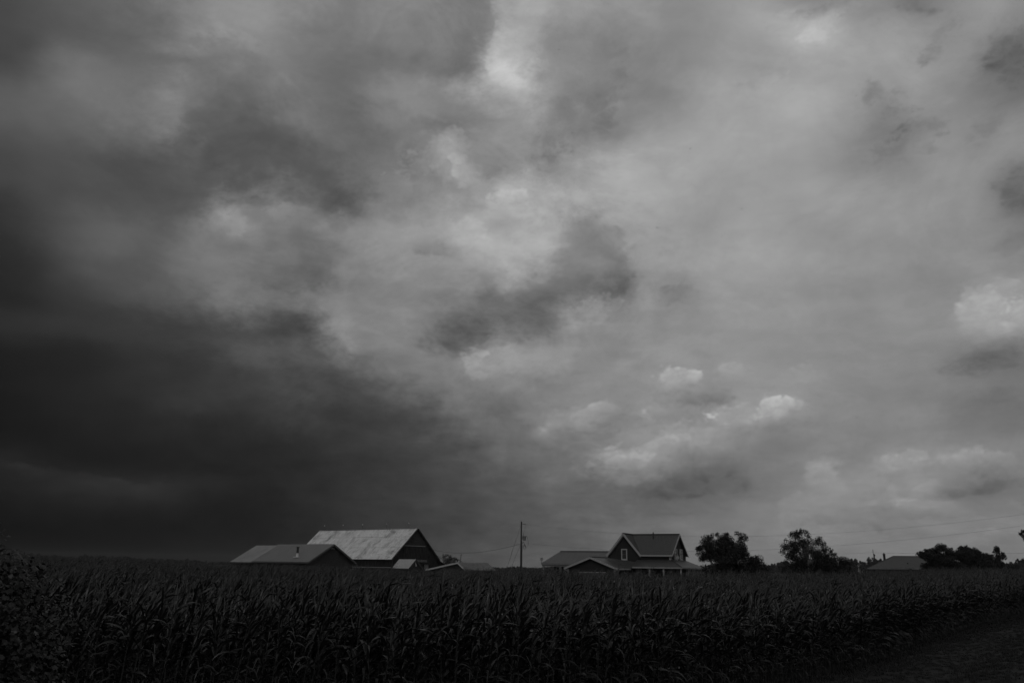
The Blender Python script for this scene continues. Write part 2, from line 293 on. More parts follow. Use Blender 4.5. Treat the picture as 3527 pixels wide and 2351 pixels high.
def build_sky():
    rows = [row_group(i, row) for i, row in enumerate(CLOUD_DECK)]
    w = bpy.data.worlds.new('World')
    sc.world = w
    w.use_nodes = True
    w.cycles.sampling_method = 'MANUAL'
    w.cycles.sample_map_resolution = 512
    t = w.node_tree
    t.nodes.clear()
    q = NT(t)
    tc = q.n('ShaderNodeTexCoord')
    sep = q.n('ShaderNodeSeparateXYZ')
    q.link(tc.outputs['Generated'], sep.inputs[0])
    X, Y, Z = sep.outputs
    az = q.m('MULTIPLY', q.m('ARCTAN2', X, Y), 180 / math.pi)
    el = q.m('MULTIPLY', q.m('ARCSINE', Z), 180 / math.pi)
    # cloud-layer coordinates, flattened towards the horizon
    k = q.m('DIVIDE', 1.0, q.m('ADD', q.m('MAXIMUM', Z, 0.0), 0.22))
    cv = q.n('ShaderNodeCombineXYZ')
    q.link(q.m('MULTIPLY', X, k), cv.inputs[0])
    q.link(q.m('MULTIPLY', Y, k), cv.inputs[1])
    q.link(q.m('MULTIPLY', Z, 2.6), cv.inputs[2])
    CV = cv.outputs[0]
    # plain direction, a little flattened, for billows
    dv = q.n('ShaderNodeCombineXYZ')
    q.link(X, dv.inputs[0]); q.link(Y, dv.inputs[1]); q.link(q.m('MULTIPLY', Z, 1.5), dv.inputs[2])
    DV = dv.outputs[0]

    warp1 = q.noise(CV, 2.2, 3.0, 0.5)
    warp2 = q.noise(DV, 9.0, 9.0, 0.66)
    s1 = q.n('ShaderNodeSeparateColor'); q.link(warp1.outputs['Color'], s1.inputs[0])
    s2 = q.n('ShaderNodeSeparateColor'); q.link(warp2.outputs['Color'], s2.inputs[0])
    bil = q.noise(DV, 24.0, 5.0, 0.6).outputs['Fac']
    puffy = q.m('ABSOLUTE', q.m('SUBTRACT', bil, 0.5))         # rounded lobes with sharp creases between
    calm = q.rng(q.m('ADD', az, q.m('MULTIPLY', el, 0.35)), -26.0, -12.0, 0.35, 1.0, True)   # the rain side is smooth

    calm = q.m('MULTIPLY', calm, q.rng(az, 5.0, 18.0, 1.0, 0.55, True))

    def off(sock, amp, src):
        return q.m('MULTIPLY', q.m('SUBTRACT', sock, 0.5), amp)
    wx = q.m('ADD', off(s1.outputs[0], 1.6, 1), q.m('MULTIPLY', off(s2.outputs[0], 8.0, 2), calm))
    wy = q.m('ADD', off(s1.outputs[1], 1.3, 1), q.m('MULTIPLY', off(s2.outputs[1], 6.5, 2), calm))
    azw = q.m('ADD', az, wx)
    elw = q.m('ADD', el, wy)

    ucol = q.m('DIVIDE', q.m('ADD', azw, 41.0), 82.0 / 55.0)              # column number
    ul = q.m('DIVIDE', ucol, 31.0, clamp=True)
    ur = q.m('DIVIDE', q.m('SUBTRACT', ucol, 24.0), 31.0, clamp=True)
    side = q.rng(ucol, 26.0, 29.0, 0.0, 1.0, True)
    v = q.m('DIVIDE', q.m('ADD', elw, 2.0), 1.35)
    v = q.m('MINIMUM', q.m('MAXIMUM', v, 0.6), len(CLOUD_DECK) - 1.6)
    total = q.m('MULTIPLY', Z, 1e-9)
    for rg in rows:
        g = q.n('ShaderNodeGroup', node_tree=rg)
        for k_, x_ in (('Total', total), ('V', v), ('UL', ul), ('UR', ur), ('Side', side)):
            q.put(g.inputs[k_], x_)
        total = g.outputs[0]

    # behind the camera the deck closes to an even grey
    back = q.rng(q.m('ABSOLUTE', az), 60.0, 150.0, 0.0, 1.0, True)
    total = q.m('ADD', total, q.m('MULTIPLY', back, q.m('SUBTRACT', 118 / 255.0, total)))

    # billows
    azb = q.m('ADD', az, q.m('MULTIPLY', off(s2.outputs[0], 4.0, 2), 1.0))
    elb = q.m('ADD', el, q.m('MULTIPLY', off(s2.outputs[1], 3.2, 2), 1.0))
    rag = q.m('ADD', q.m('MULTIPLY', q.m('SUBTRACT', s2.outputs[2], 0.5), 1.9), q.m('MULTIPLY', q.m('SUBTRACT', 0.09, puffy), 3.6))
    bv = q.n('ShaderNodeCombineXYZ')
    q.link(azb, bv.inputs[0]); q.link(elb, bv.inputs[1])
    lump = q.m('MULTIPLY_ADD', puffy, 4.5, 0.6)
    bilg = billow_group()
    for (a, e, rx, ry, rot, soft, dt, db, kk) in BILLOWS:
        g = q.n('ShaderNodeGroup', node_tree=bilg)
        for k_, x_ in (('Total', total), ('Where', bv.outputs[0]), ('Rag', rag), ('Lump', lump), ('Location', (a, e, 0)), ('Rotation', (0, 0, R(rot))),
                       ('Scale', (rx / math.cos(R(e)), ry, 1)), ('K', kk), ('Inner', 1.12 - soft * 1.1), ('Top', dt / 255.0), ('Base', db / 255.0)):
            q.put(g.inputs[k_], x_)
        total = g.outputs[0]

    # soft mottling everywhere, wisps on the bright side
    mott = q.noise(CV, 5.5, 7.0, 0.6, 0.25).outputs['Fac']
    wisp = q.noise(DV, 34.0, 5.0, 0.62, 0.4).outputs['Fac']
    amp = q.m('MULTIPLY', q.m('MULTIPLY', total, 0.30), q.rng(calm, 0.35, 1.0, 0.5, 1.0))
    total = q.m('MULTIPLY_ADD', q.m('SUBTRACT', mott, 0.5), amp, total)
    amp2 = q.m('MULTIPLY', q.m('MULTIPLY', total, 0.10), calm)
    total = q.m('MULTIPLY_ADD', q.m('SUBTRACT', wisp, 0.5), amp2, total)

    tear = q.rng(q.noise(DV, 7.0, 9.0, 0.68, 0.5).outputs['Fac'], 0.42, 0.62, -0.5, 0.5, True)
    amp3 = q.m('MULTIPLY', q.m('MULTIPLY', total, 0.08), calm)
    total = q.m('MULTIPLY_ADD', tear, amp3, total)

    lum = q.m('POWER', q.m('DIVIDE', q.m('ADD', q.m('MAXIMUM', total, 0.0), 0.055), 1.055), 2.4)
    sky = q.n('ShaderNodeTexSky')
    sky.sky_type = 'NISHITA'
    sky.sun_disc = False
    sky.sun_elevation = R(SUN_EL)
    sky.sun_rotation = R(SUN_AZ)
    bw = q.n('ShaderNodeRGBToBW')
    q.link(sky.outputs[0], bw.inputs[0])
    thin = 0.004                                     # share of clear sky that comes through the deck
    STR = 0.1
    mix = q.m('MULTIPLY_ADD', bw.outputs[0], thin, q.m('MULTIPLY', lum, (1 - thin) / STR))
    bg = q.n('ShaderNodeBackground')
    bg.inputs['Strength'].default_value = STR
    q.link(mix, bg.inputs['Color'])
    out = q.n('ShaderNodeOutputWorld')
    q.link(bg.outputs[0], out.inputs['Surface'])


build_sky()



# ------------------------------------------------------------------ materials (the photograph is black and white: all greys)
def material(name, base=0.2, rough=0.7, spec=0.3, metal=0.0, vary=0.0, scale=(1, 1, 1), nscale=3.0, ndetail=4.0, root=None, rand=0.0, rand_leaf=False,
             bump=0.0, stops=None):
    m = bpy.data.materials.new(name)
    m.use_nodes = True
    q = NT(m.node_tree)
    b = m.node_tree.nodes['Principled BSDF']
    b.inputs['Roughness'].default_value = rough
    b.inputs['Specular IOR Level'].default_value = spec
    b.inputs['Metallic'].default_value = metal
    b.inputs['Base Color'].default_value = (base, base, base, 1)
    if vary or rand or bump or stops:
        tc = q.n('ShaderNodeTexCoord')
        if root is not None:
            tc.object = root
        mp = q.n('ShaderNodeMapping')
        q.link(tc.outputs['Object'], mp.inputs['Vector'])
        mp.inputs['Scale'].default_value = scale
        nz = q.noise(mp.outputs[0], nscale, ndetail, 0.6)
        fac = nz.outputs['Fac']
        if stops:
            val = q.ramp(fac, stops)
            val = q.m('MULTIPLY', val, 1.0)
        else:
            val = q.rng(fac, 0.25, 0.75, base * (1 - vary), base * (1 + vary))
        if rand:
            oi = q.n('ShaderNodeObjectInfo')
            val = q.m('MULTIPLY', val, q.rng(oi.outputs['Random'], 0.0, 1.0, 1 - rand, 1 + rand))
        if rand_leaf:
            ge = q.n('ShaderNodeNewGeometry')
            val = q.m('MULTIPLY', val, q.rng(ge.outputs['Random Per Island'], 0.0, 1.0, 0.55, 1.5))
        cc = q.n('ShaderNodeCombineColor')
        for k in range(3):
            q.link(val, cc.inputs[k])
        q.link(cc.outputs[0], b.inputs['Base Color'])
        if bump:
            bp = q.n('ShaderNodeBump')
            bp.inputs['Strength'].default_value = bump
            bp.inputs['Distance'].default_value = 0.03
            q.link(fac, bp.inputs['Height'])
            q.link(bp.outputs[0], b.inputs['Normal'])
    return m


def mat_leaf():
    """maize blade: mid-rib and fine parallel veins, satin surface"""
    m = bpy.data.materials.new('maize_leaf')
    m.use_nodes = True
    q = NT(m.node_tree)
    b = m.node_tree.nodes['Principled BSDF']
    b.inputs['Roughness'].default_value = 0.38
    b.inputs['Specular IOR Level'].default_value = 0.28
    uv = q.n('ShaderNodeUVMap')
    sp = q.n('ShaderNodeSeparateXYZ')
    q.link(uv.outputs[0], sp.inputs[0])
    rib = q.rng(q.m('ABSOLUTE', q.m('SUBTRACT', sp.outputs[1], 0.5)), 0.03, 0.09, 1.7, 1.0)
    mp = q.n('ShaderNodeMapping')
    q.link(uv.outputs[0], mp.inputs['Vector'])
    mp.inputs['Scale'].default_value = (3.0, 34.0, 1.0)
    vein = q.rng(q.noise(mp.outputs[0], 1.0, 3.0, 0.5).outputs['Fac'], 0.3, 0.7, 0.8, 1.2)
    oi = q.n('ShaderNodeObjectInfo')
    ge = q.n('ShaderNodeNewGeometry')
    v = q.m('MULTIPLY', q.m('MULTIPLY', rib, vein), q.rng(oi.outputs['Random'], 0, 1, 0.7, 1.35))
    v = q.m('MULTIPLY', v, q.rng(ge.outputs['Random Per Island'], 0, 1, 0.75, 1.3))
    v = q.m('MULTIPLY', v, LEAF_BASE)
    cc = q.n('ShaderNodeCombineColor')
    for k in range(3):
        q.link(v, cc.inputs[k])
    q.link(cc.outputs[0], b.inputs['Base Color'])
    return m


LEAF_BASE = 0.021
M = {}
M['maize_leaf'] = mat_leaf()
M['maize_stalk'] = material('maize_stalk', 0.03, 0.6, 0.3, vary=0.3, nscale=6)
M['tassel'] = material('tassel', 0.07, 0.8, 0.1, rand=0.3)
M['turf'] = material('turf', 0.022, 0.9, 0.1, vary=0.2, nscale=1.2, ndetail=8)
M['soil'] = material('soil', 0.02, 0.95, 0.1, vary=0.4, nscale=2.5, ndetail=8)
M['grass'] = material('grass_blades', 0.026, 0.7, 0.15, rand=0.15)
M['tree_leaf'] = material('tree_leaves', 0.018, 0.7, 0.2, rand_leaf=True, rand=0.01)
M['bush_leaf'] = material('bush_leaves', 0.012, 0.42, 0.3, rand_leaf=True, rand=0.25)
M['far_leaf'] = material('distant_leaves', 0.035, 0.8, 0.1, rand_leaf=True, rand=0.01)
M['bark'] = material('bark', 0.06, 0.9, 0.1, vary=0.4, scale=(1, 1, 0.2), nscale=8)
M['pale_bark'] = material('pale_bark', 0.18, 0.8, 0.2, vary=0.5, scale=(1, 1, 2), nscale=4)
M['white_paint'] = material('white_paint', 0.33, 0.5, 0.3, vary=0.1, nscale=3)
M['dark_paint'] = material('dark_paint', 0.05, 0.6, 0.3, vary=0.2, nscale=2)
M['glass'] = material('window_glass', 0.02, 0.08, 0.5)
M['black_iron'] = material('black_iron', 0.03, 0.6, 0.4, vary=0.2)
M['zinc'] = material('bright_zinc', 0.6, 0.45, 0.5, vary=0.3, nscale=5)
M['wire'] = material('wire', 0.05, 0.7, 0.2)
M['pole_wood'] = material('pole_wood', 0.03, 0.85, 0.1, vary=0.4, scale=(4, 4, 0.3), nscale=3)
M['transformer'] = material('grey_tank', 0.16, 0.5, 0.4, vary=0.1)
M['dish'] = material('dish_grey', 0.22, 0.5, 0.3, vary=0.1)


# ------------------------------------------------------------------ objects
def put(o, parent=None, loc=None):
    COL.objects.link(o)
    if parent is not None:
        o.parent = parent
    if loc is not None:
        o.location = loc
    return o


def tag(o, label=None, cat=None, group=None, kind=None):
    if label:
        o['label'] = label
    if cat:
        o['category'] = cat
    if group:
        o['group'] = group
    if kind:
        o['kind'] = kind
    return o


def empty(name, loc, rz=0.0):
    o = bpy.data.objects.new(name, None)
    o.empty_display_size = 0.3
    put(o, None, loc)
    o.rotation_euler = (0, 0, rz)
    return o


def V(*a):
    return Vector(a)


class MB:
    """collects faces of one mesh"""

    def __init__(self):
        self.v, self.f = [], []

    def poly(self, pts):
        k = len(self.v)
        self.v += [tuple(p) for p in pts]
        self.f.append(list(range(k, k + len(pts))))

    def prism(self, pts, off):
        """polygon swept by the vector off"""
        pts = [Vector(p) for p in pts]
        off = Vector(off)
        nrm = Vector((0, 0, 0))
        for i in range(len(pts)):
            a, b = pts[i], pts[(i + 1) % len(pts)]
            nrm += a.cross(b)
        if nrm.dot(off) > 0:
            pts.reverse()
        k, n = len(self.v), len(pts)
        self.v += [tuple(p) for p in pts] + [tuple(p + off) for p in pts]
        self.f.append(list(range(k, k + n)))
        self.f.append(list(range(k + 2 * n - 1, k + n - 1, -1)))
        for i in range(n):
            j = (i + 1) % n
            self.f.append([k + j, k + i, k + n + i, k + n + j])

    def box(self, a, b):
        (x0, y0, z0), (x1, y1, z1) = a, b
        self.prism([(x0, y0, z0), (x1, y0, z0), (x1, y1, z0), (x0, y1, z0)], (0, 0, z1 - z0))

    def bar(self, a, b, w, h, up=(0, 0, 1)):
        """rectangular bar from a to b, w wide, h high"""
        a, b, up = Vector(a), Vector(b), Vector(up)
        d = (b - a).normalized()
        s = d.cross(up)
        if s.length < 1e-4:
            s = d.cross(Vector((1, 0, 0)))
        s.normalize()
        u = s.cross(d)
        s, u = s * (w / 2), u * (h / 2)
        self.prism([a - s - u, a + s - u, a + s + u, a - s + u], b - a)

    def tube(self, pts, radii, sides=6, cap=True):
        pts = [Vector(p) for p in pts]
        k = len(self.v)
        for i, p in enumerate(pts):
            d = (pts[min(i + 1, len(pts) - 1)] - pts[max(i - 1, 0)]).normalized()
            s = d.cross(Vector((0, 0, 1)) if abs(d.z) < 0.9 else Vector((1, 0, 0))).normalized()
            u = s.cross(d)
            r = radii[i] if hasattr(radii, '__len__') else radii
            for j in range(sides):
                a = 2 * math.pi * j / sides
                self.v.append(tuple(p + s * (r * math.cos(a)) + u * (r * math.sin(a))))
        for i in range(len(pts) - 1):
            for j in range(sides):
                j2 = (j + 1) % sides
                self.f.append([k + i * sides + j, k + i * sides + j2, k + (i + 1) * sides + j2, k + (i + 1) * sides + j])
        if cap:
            self.f.append([k + j for j in range(sides)][::-1])
            e = k + (len(pts) - 1) * sides
            self.f.append([e + j for j in range(sides)])

    def ball(self, c, r, rings=5, sides=8, sc_=(1, 1, 1)):
        k = len(self.v)
        c = Vector(c)
        for i in range(rings + 1):
            t = math.pi * i / rings
            for j in range(sides):
                a = 2 * math.pi * j / sides
                self.v.append((c.x + sc_[0] * r * math.sin(t) * math.cos(a), c.y + sc_[1] * r * math.sin(t) * math.sin(a), c.z + sc_[2] * r * math.cos(t)))
        for i in range(rings):
            for j in range(sides):
                j2 = (j + 1) % sides
                self.f.append([k + i * sides + j, k + (i + 1) * sides + j, k + (i + 1) * sides + j2, k + i * sides + j2])

    def mesh(self, name, mat, smooth=False):
        me = bpy.data.meshes.new(name)
        me.from_pydata(self.v, [], self.f)
        me.materials.append(mat)
        if smooth:
            me.polygons.foreach_set('use_smooth', [True] * len(me.polygons))
        me.update()
        return me

    def build(self, name, mat, parent=None, loc=None, smooth=False, kind=None):
        o = bpy.data.objects.new(name, self.mesh(name, mat, smooth))
        put(o, parent, loc)
        if kind:
            o['kind'] = kind
        return o


def np_mesh(name, verts, quads, mat, smooth=False, tris=False):
    """fast mesh from numpy arrays of vertices and quads (or triangles)"""
    me = bpy.data.meshes.new(name)
    n = quads.shape[1]
    me.vertices.add(len(verts))
    me.vertices.foreach_set('co', np.ascontiguousarray(verts, dtype=np.float32).ravel())
    me.loops.add(quads.size)
    me.loops.foreach_set('vertex_index', np.ascontiguousarray(quads, dtype=np.int32).ravel())
    me.polygons.add(len(quads))
    me.polygons.foreach_set('loop_start', np.arange(0, quads.size, n, dtype=np.int32))
    if smooth:
        me.polygons.foreach_set('use_smooth', np.ones(len(quads), dtype=bool))
    me.materials.append(mat)
    me.update(calc_edges=True)
    return me


# ------------------------------------------------------------------ ground
def terrain(x, y):
    """height of the land: level in the middle, rising gently to both sides"""
    x = np.asarray(x, dtype=float)
    return 2.2 * (1.0 - np.exp(-np.where(x < 0, 0.0003, 0.00045) * x ** 2 / 2.2))


def ground_sheet(name, xs, ys, lift, mat):
    gx, gy = np.meshgrid(xs, ys)
    z = terrain(gx, gy) + lift
    verts = np.stack([gx, gy, z], -1).reshape(-1, 3)
    nx, ny = len(xs), len(ys)
    i = np.arange(nx * ny).reshape(ny, nx)
    quads = np.stack([i[:-1, :-1], i[:-1, 1:], i[1:, 1:], i[1:, :-1]], -1).reshape(-1, 4)
    return put(bpy.data.objects.new(name, np_mesh(name, verts, quads, mat, True)))


axis = np.concatenate([-np.geomspace(900, 100, 12), np.arange(-90, 91, 2.5), np.geomspace(100, 900, 12)])
tag(ground_sheet('ground', axis, axis + 60, 0.0, M['turf']), kind='structure')

# edge of the maize field seen from the photographer's side, left to right
EDGE = [(-60, 19.5), (-20, 17.2), (-2, 15.6), (2.5, 17.0), (7.3, 22.2), (10.9, 26.0), (16.2, 33.4), (23.9, 43.1), (31.6, 51.2), (46, 66), (80, 100)]
EX = np.array([e[0] for e in EDGE]); EY = np.array([e[1] for e in EDGE])


def far_edge(x):
    return np.where(x < -46, 128.0, np.where(x < -14, 97.0, np.where(x < 44, 82.0, 112.0)))


def soil_sheet():
    xs = np.concatenate([np.arange(-100, -20, 4.0), np.arange(-20, 34, 1.0), np.arange(34, 81, 4.0)])
    verts, quads = [], []
    for i, x in enumerate(xs):
        y0 = float(np.interp(x, EX, EY)) - 0.3
        y1 = max(float(far_edge(np.array(x))), y0 + 0.5)
        for j in range(9):
            verts.append((x, y0 + (y1 - y0) * j / 8, float(terrain(x, 0)) + 0.006))
    for i in range(len(xs) - 1):
        for j in range(8):
            a = i * 9 + j
            quads.append((a, a + 9, a + 10, a + 1))
    o = put(bpy.data.objects.new('field_soil', np_mesh('field_soil', np.array(verts), np.array(quads), M['soil'], True)))
    tag(o, kind='structure')


soil_sheet()


# ------------------------------------------------------------------ maize
def leaf_mesh(kind, seed):
    rs = random.Random(seed)
    L = {'top': 0.56, 'mid': 0.74, 'low': 0.62}[kind] * rs.uniform(0.88, 1.12)
    W = {'top': 0.040, 'mid': 0.058, 'low': 0.05}[kind] * rs.uniform(0.9, 1.1)
    a0 = {'top': rs.uniform(56, 82), 'mid': rs.uniform(44, 68), 'low': rs.uniform(32, 50)}[kind]      # degrees above level at the stalk
    bend = {'top': rs.uniform(5, 95), 'mid': rs.uniform(60, 140), 'low': rs.uniform(80, 130)}[kind]
    pw = {'top': 1.6, 'mid': 1.5, 'low': 1.3}[kind]
    twist = rs.uniform(-1.0, 1.0) * {'top': 0.5, 'mid': 0.9, 'low': 0.9}[kind]
    side = rs.uniform(-0.5, 0.5)
    N = 9
    verts, uvs = [], []
    x = z = y = 0.0
    ph = rs.uniform(0, 6.28)
    for i in range(N + 1):
        s = i / N
        ang = R(a0 - bend * s ** pw)
        if i:
            x += math.cos(ang) * L / N
            z += math.sin(ang) * L / N
            y += math.sin(side * s) * L / N * 0.5
        w = W * min(1.0, 0.45 + 2.4 * s) * max(0.0, 1 - s ** 2.6) ** 0.9
        tw = twist * s
        fold = 0.55 * (1 - s) + 0.12
        for t in (-1, 0, 1):
            lx, lz = t * w * 0.5 * math.cos(fold), abs(t) * w * 0.5 * math.sin(fold)
            if t:
                lz += 0.016 * math.sin(9 * s + ph + (1.3 if t > 0 else 0)) * min(1, 3 * (1 - s))
            # across the blade = y, up from the blade = blade normal
            ay = lx * math.cos(tw) - lz * math.sin(tw)
            az_ = lx * math.sin(tw) + lz * math.cos(tw)
            verts.append((x - az_ * math.sin(ang), y + ay, z + az_ * math.cos(ang)))
            uvs.append((s, 0.5 + 0.5 * t))
    faces = []
    for i in range(N):
        a = i * 3
        faces += [(a, a + 1, a + 4, a + 3), (a + 1, a + 2, a + 5, a + 4)]
    return np.array(verts), np.array(faces), np.array(uvs)


def uv_mesh(name, verts, faces, uvs, mat):
    me = np_mesh(name, verts, faces, mat, True)
    lay = me.uv_layers.new(name='UVMap')
    lay.data.foreach_set('uv', uvs[faces.ravel()].astype(np.float32).ravel())
    return me


LEAVES = {k: [leaf_mesh(k, 100 * i + j) for j in range(n)] for i, (k, n) in enumerate((('top', 8), ('mid', 9), ('low', 5)))}
LEAF_ME = {k: [uv_mesh('leaf', *d, M['maize_leaf']) for d in v] for k, v in LEAVES.items()}


def stalk_geo(h):
    mb = MB()
    pts = [(0, 0, -0.05)] + [(0.012 * math.sin(i), 0, h * i / 6) for i in range(1, 7)]
    mb.tube(pts, [0.017, 0.016, 0.015, 0.013, 0.011, 0.009, 0.006], 5, cap=False)
    return mb


def tassel_geo(seed):
    rs = random.Random(seed)
    mb = MB()
    mb.tube([(0, 0, -0.35), (0.01, 0, 0.0), (0.03, 0, 0.26)], [0.006, 0.005, 0.003], 3)
    for i in range(5):
        a, z0 = rs.uniform(-2.2, 2.2), 0.02 * i
        l = rs.uniform(0.14, 0.22)
        mb.tube([(0, 0, z0), (math.cos(a) * l * 0.4, math.sin(a) * l * 0.4, z0 + l * 0.7), (math.cos(a) * l * 0.8, math.sin(a) * l * 0.8, z0 + l * 0.8)], [0.004, 0.004, 0.002], 3)
    return mb


NT_ = 14
TEMPL = []
for ti in range(NT_):
    rs = random.Random(900 + ti)
    h = rs.uniform(1.72, 1.95)
    plane = rs.uniform(-math.pi, math.pi)
    lv = []
    n = rs.randint(14, 17)
    for i in range(n):
        f = i / (n - 1)
        z = 0.28 + (h - 0.30) * f ** 0.9
        a = plane + (math.pi if i % 2 else 0) + rs.uniform(-0.45, 0.45)
        a = math.atan2(math.sin(a), math.cos(a)) * 0.62           # the wind from the left swings the blades to the right
        kind = 'low' if f < 0.28 else ('mid' if f < 0.72 else 'top')
        lv.append((kind, rs.randrange(len(LEAVES[kind])), z, a, rs.uniform(0.85, 1.12) * (0.8 if f < 0.12 else 1.0)))
    TEMPL.append(dict(h=h, leaves=lv, tassel=ti % 2 == 0, stalk=stalk_geo(h), ts=tassel_geo(ti)))
for t in TEMPL:
    t['stalk_me'] = t['stalk'].mesh('stalk', M['maize_stalk'], True)
    t['tassel_me'] = t['ts'].mesh('tassel', M['tassel'])


def merged_template(t, name):
    """one plant as one mesh, for the mass of the field"""
    vs, fs, uv, mi = [], [], [], []
    k = 0
    for kind, idx, z, a, s in t['leaves']:
        v, f, u = LEAVES[kind][idx]
        c, si = math.cos(a), math.sin(a)
        w = v * s
        vs.append(np.stack([w[:, 0] * c - w[:, 1] * si, w[:, 0] * si + w[:, 1] * c, w[:, 2] + z], -1))
        fs.append(f + k); uv.append(u); mi += [0] * len(f)
        k += len(v)
    for mb, dz, slot in ((t['stalk'], 0, 1),) + (((t['ts'], t['h'] + 0.33, 2),) if t['tassel'] else ()):
        v = np.array(mb.v) + np.array([0, 0, dz])
        q4 = np.array([f if len(f) == 4 else list(f) + [f[-1]] for f in mb.f if len(f) == 4])
        vs.append(v); fs.append(q4 + k); uv.append(np.zeros((len(v), 2))); mi += [slot] * len(q4)
        k += len(v)
    me = uv_mesh(name, np.concatenate(vs), np.concatenate(fs), np.concatenate(uv), M['maize_leaf'])
    me.materials.append(M['maize_stalk']); me.materials.append(M['tassel'])
    me.polygons.foreach_set('material_index', mi)
    return me


def field_points():
    rng = np.random.default_rng(5)
    u = np.array([0.69, 0.724]); w = np.array([-0.724, 0.69])       # rows run along the right-hand edge of the field
    pts = []
    # rows of plants 0.76 m apart, 0.19 m in the row; thinned where only the tips show
    a = np.arange(-120, 190, 0.19); b = np.arange(-40, 150, 0.76)
    A, B = np.meshgrid(a, b)
    A = A + rng.normal(0, 0.035, A.shape); B = B + rng.normal(0, 0.04, B.shape)
    P = (A[..., None] * u + B[..., None] * w).reshape(-1, 2)
    # a row along the near edges, so that the outline is closed
    ed = []
    for (x0, y0), (x1, y1) in zip(EDGE[1:-1], EDGE[2:]):
        n = int(math.hypot(x1 - x0, y1 - y0) / 0.17)
        for i in range(n):
            t = (i + rng.uniform(-0.2, 0.2)) / n
            ed.append((x0 + (x1 - x0) * t, y0 + (y1 - y0) * t))
    P = np.concatenate([np.array(ed), P])
    first = np.zeros(len(P), bool); first[:len(ed)] = True
    x, y = P[:, 0], P[:, 1]
    d = np.hypot(x, y)
    az = np.degrees(np.arctan2(x, y))
    keep = (first | (y > np.interp(x, EX, EY) + 0.5)) & (y < far_edge(x)) & (np.abs(az) < 36.5) & (y > 5)
    thin = np.where(d < 40, 1.0, np.where(d < 65, 0.72, 0.5))
    keep &= rng.random(len(P)) < thin
    P, d, az = P[keep], d[keep], az[keep]
    o = np.argsort(d)
    return P[o], d[o], az[o]


PTS, DIST, AZI = field_points()
rngf = np.random.default_rng(11)
PZ = terrain(PTS[:, 0], PTS[:, 1])
PROT = rngf.normal(0, 0.45, len(PTS))
PSC = np.clip(rngf.normal(1.0, 0.075, len(PTS)), 0.84, 1.13)
PSC *= 1.0 + 0.03 * np.sin(PTS[:, 0] * 0.35 + 1.0) + 0.02 * np.sin(PTS[:, 1] * 0.5)
PIDX = rngf.integers(0, NT_, len(PTS))
PLEAN = np.stack([rngf.normal(0.0, 0.05, len(PTS)), rngf.normal(0.085, 0.06, len(PTS))], -1)
# single plants: the 300 that show largest
vis = np.abs(AZI) < 33.0
single = np.zeros(len(PTS), bool)
single[np.nonzero(vis)[0][:300]] = True


def put_plants():
    for i in np.nonzero(single)[0]:
        t = TEMPL[PIDX[i]]
        root = empty('maize_plant', (PTS[i, 0], PTS[i, 1], PZ[i]))
        root.rotation_euler = (PLEAN[i, 0], PLEAN[i, 1], PROT[i])
        root.scale = (PSC[i],) * 3
        tag(root, 'tall maize plant with arching wind-blown blades at the near edge of the field', 'maize plant', 'maize plants along the near edge of the field')
        put(bpy.data.objects.new('stalk', t['stalk_me']), root)
        for kind, idx, z, a, s in t['leaves']:
            o = put(bpy.data.objects.new('leaf', LEAF_ME[kind][idx]), root, (0, 0, z))
            o.rotation_euler = (0, 0, a)
            o.scale = (s, s, s)
        if t['tassel']:
            put(bpy.data.objects.new('tassel', t['tassel_me']), root, (0, 0, t['h'] + 0.33))


put_plants()


def scatter(name, pts, rot, scale, idx, meshes, mat):
    """one object whose points carry instances of the given meshes"""
    src = bpy.data.collections.new(name + '_kinds')
    for k, me in enumerate(meshes):
        src.objects.link(bpy.data.objects.new('%s_kind_%02d' % (name, k), me))
    me = bpy.data.meshes.new(name)
    me.vertices.add(len(pts))
    me.vertices.foreach_set('co', np.ascontiguousarray(pts, dtype=np.float32).ravel())
    for nm, ty, dat, key in (('rot', 'FLOAT_VECTOR', rot, 'vector'), ('size', 'FLOAT', scale, 'value'), ('pick', 'INT', idx, 'value')):
        at = me.attributes.new(nm, ty, 'POINT')
        at.data.foreach_set(key, np.ascontiguousarray(dat).ravel())
    me.materials.append(mat)
    o = put(bpy.data.objects.new(name, me))
    g = bpy.data.node_groups.new(name + '_scatter', 'GeometryNodeTree')
    g.interface.new_socket('Geometry', in_out='INPUT', socket_type='NodeSocketGeometry')
    g.interface.new_socket('Geometry', in_out='OUTPUT', socket_type='NodeSocketGeometry')
    gi, go = g.nodes.new('NodeGroupInput'), g.nodes.new('NodeGroupOutput')
    ci = g.nodes.new('GeometryNodeCollectionInfo')
    ci.inputs['Collection'].default_value = src
    ci.inputs['Separate Children'].default_value = True
    ci.inputs['Reset Children'].default_value = True
    ip = g.nodes.new('GeometryNodeInstanceOnPoints')
    ip.inputs['Pick Instance'].default_value = True
    L = g.links.new
    L(gi.outputs[0], ip.inputs['Points'])
    L(ci.outputs[0], ip.inputs['Instance'])
    for nm, ty, sock in (('rot', 'FLOAT_VECTOR', 'Rotation'), ('size', 'FLOAT', 'Scale'), ('pick', 'INT', 'Instance Index')):
        na = g.nodes.new('GeometryNodeInputNamedAttribute')
        na.data_type = ty
        na.inputs['Name'].default_value = nm
        out = [s for s in na.outputs if s.enabled and s.name == 'Attribute'][0]
        L(out, ip.inputs[sock])
    L(ip.outputs[0], go.inputs[0])
    md = o.modifiers.new('scatter', 'NODES')
    md.node_group = g
    return o


rest = ~single
o = scatter('maize_field', np.column_stack([PTS[rest], PZ[rest]]), np.column_stack([PLEAN[rest], PROT[rest]]).astype(np.float32), PSC[rest].astype(np.float32),
            PIDX[rest].astype(np.int32), [merged_template(t, 'maize_kind') for t in TEMPL], M['maize_leaf'])
tag(o, 'dense dark maize field stretching back to the farm buildings', 'crop', kind='stuff')


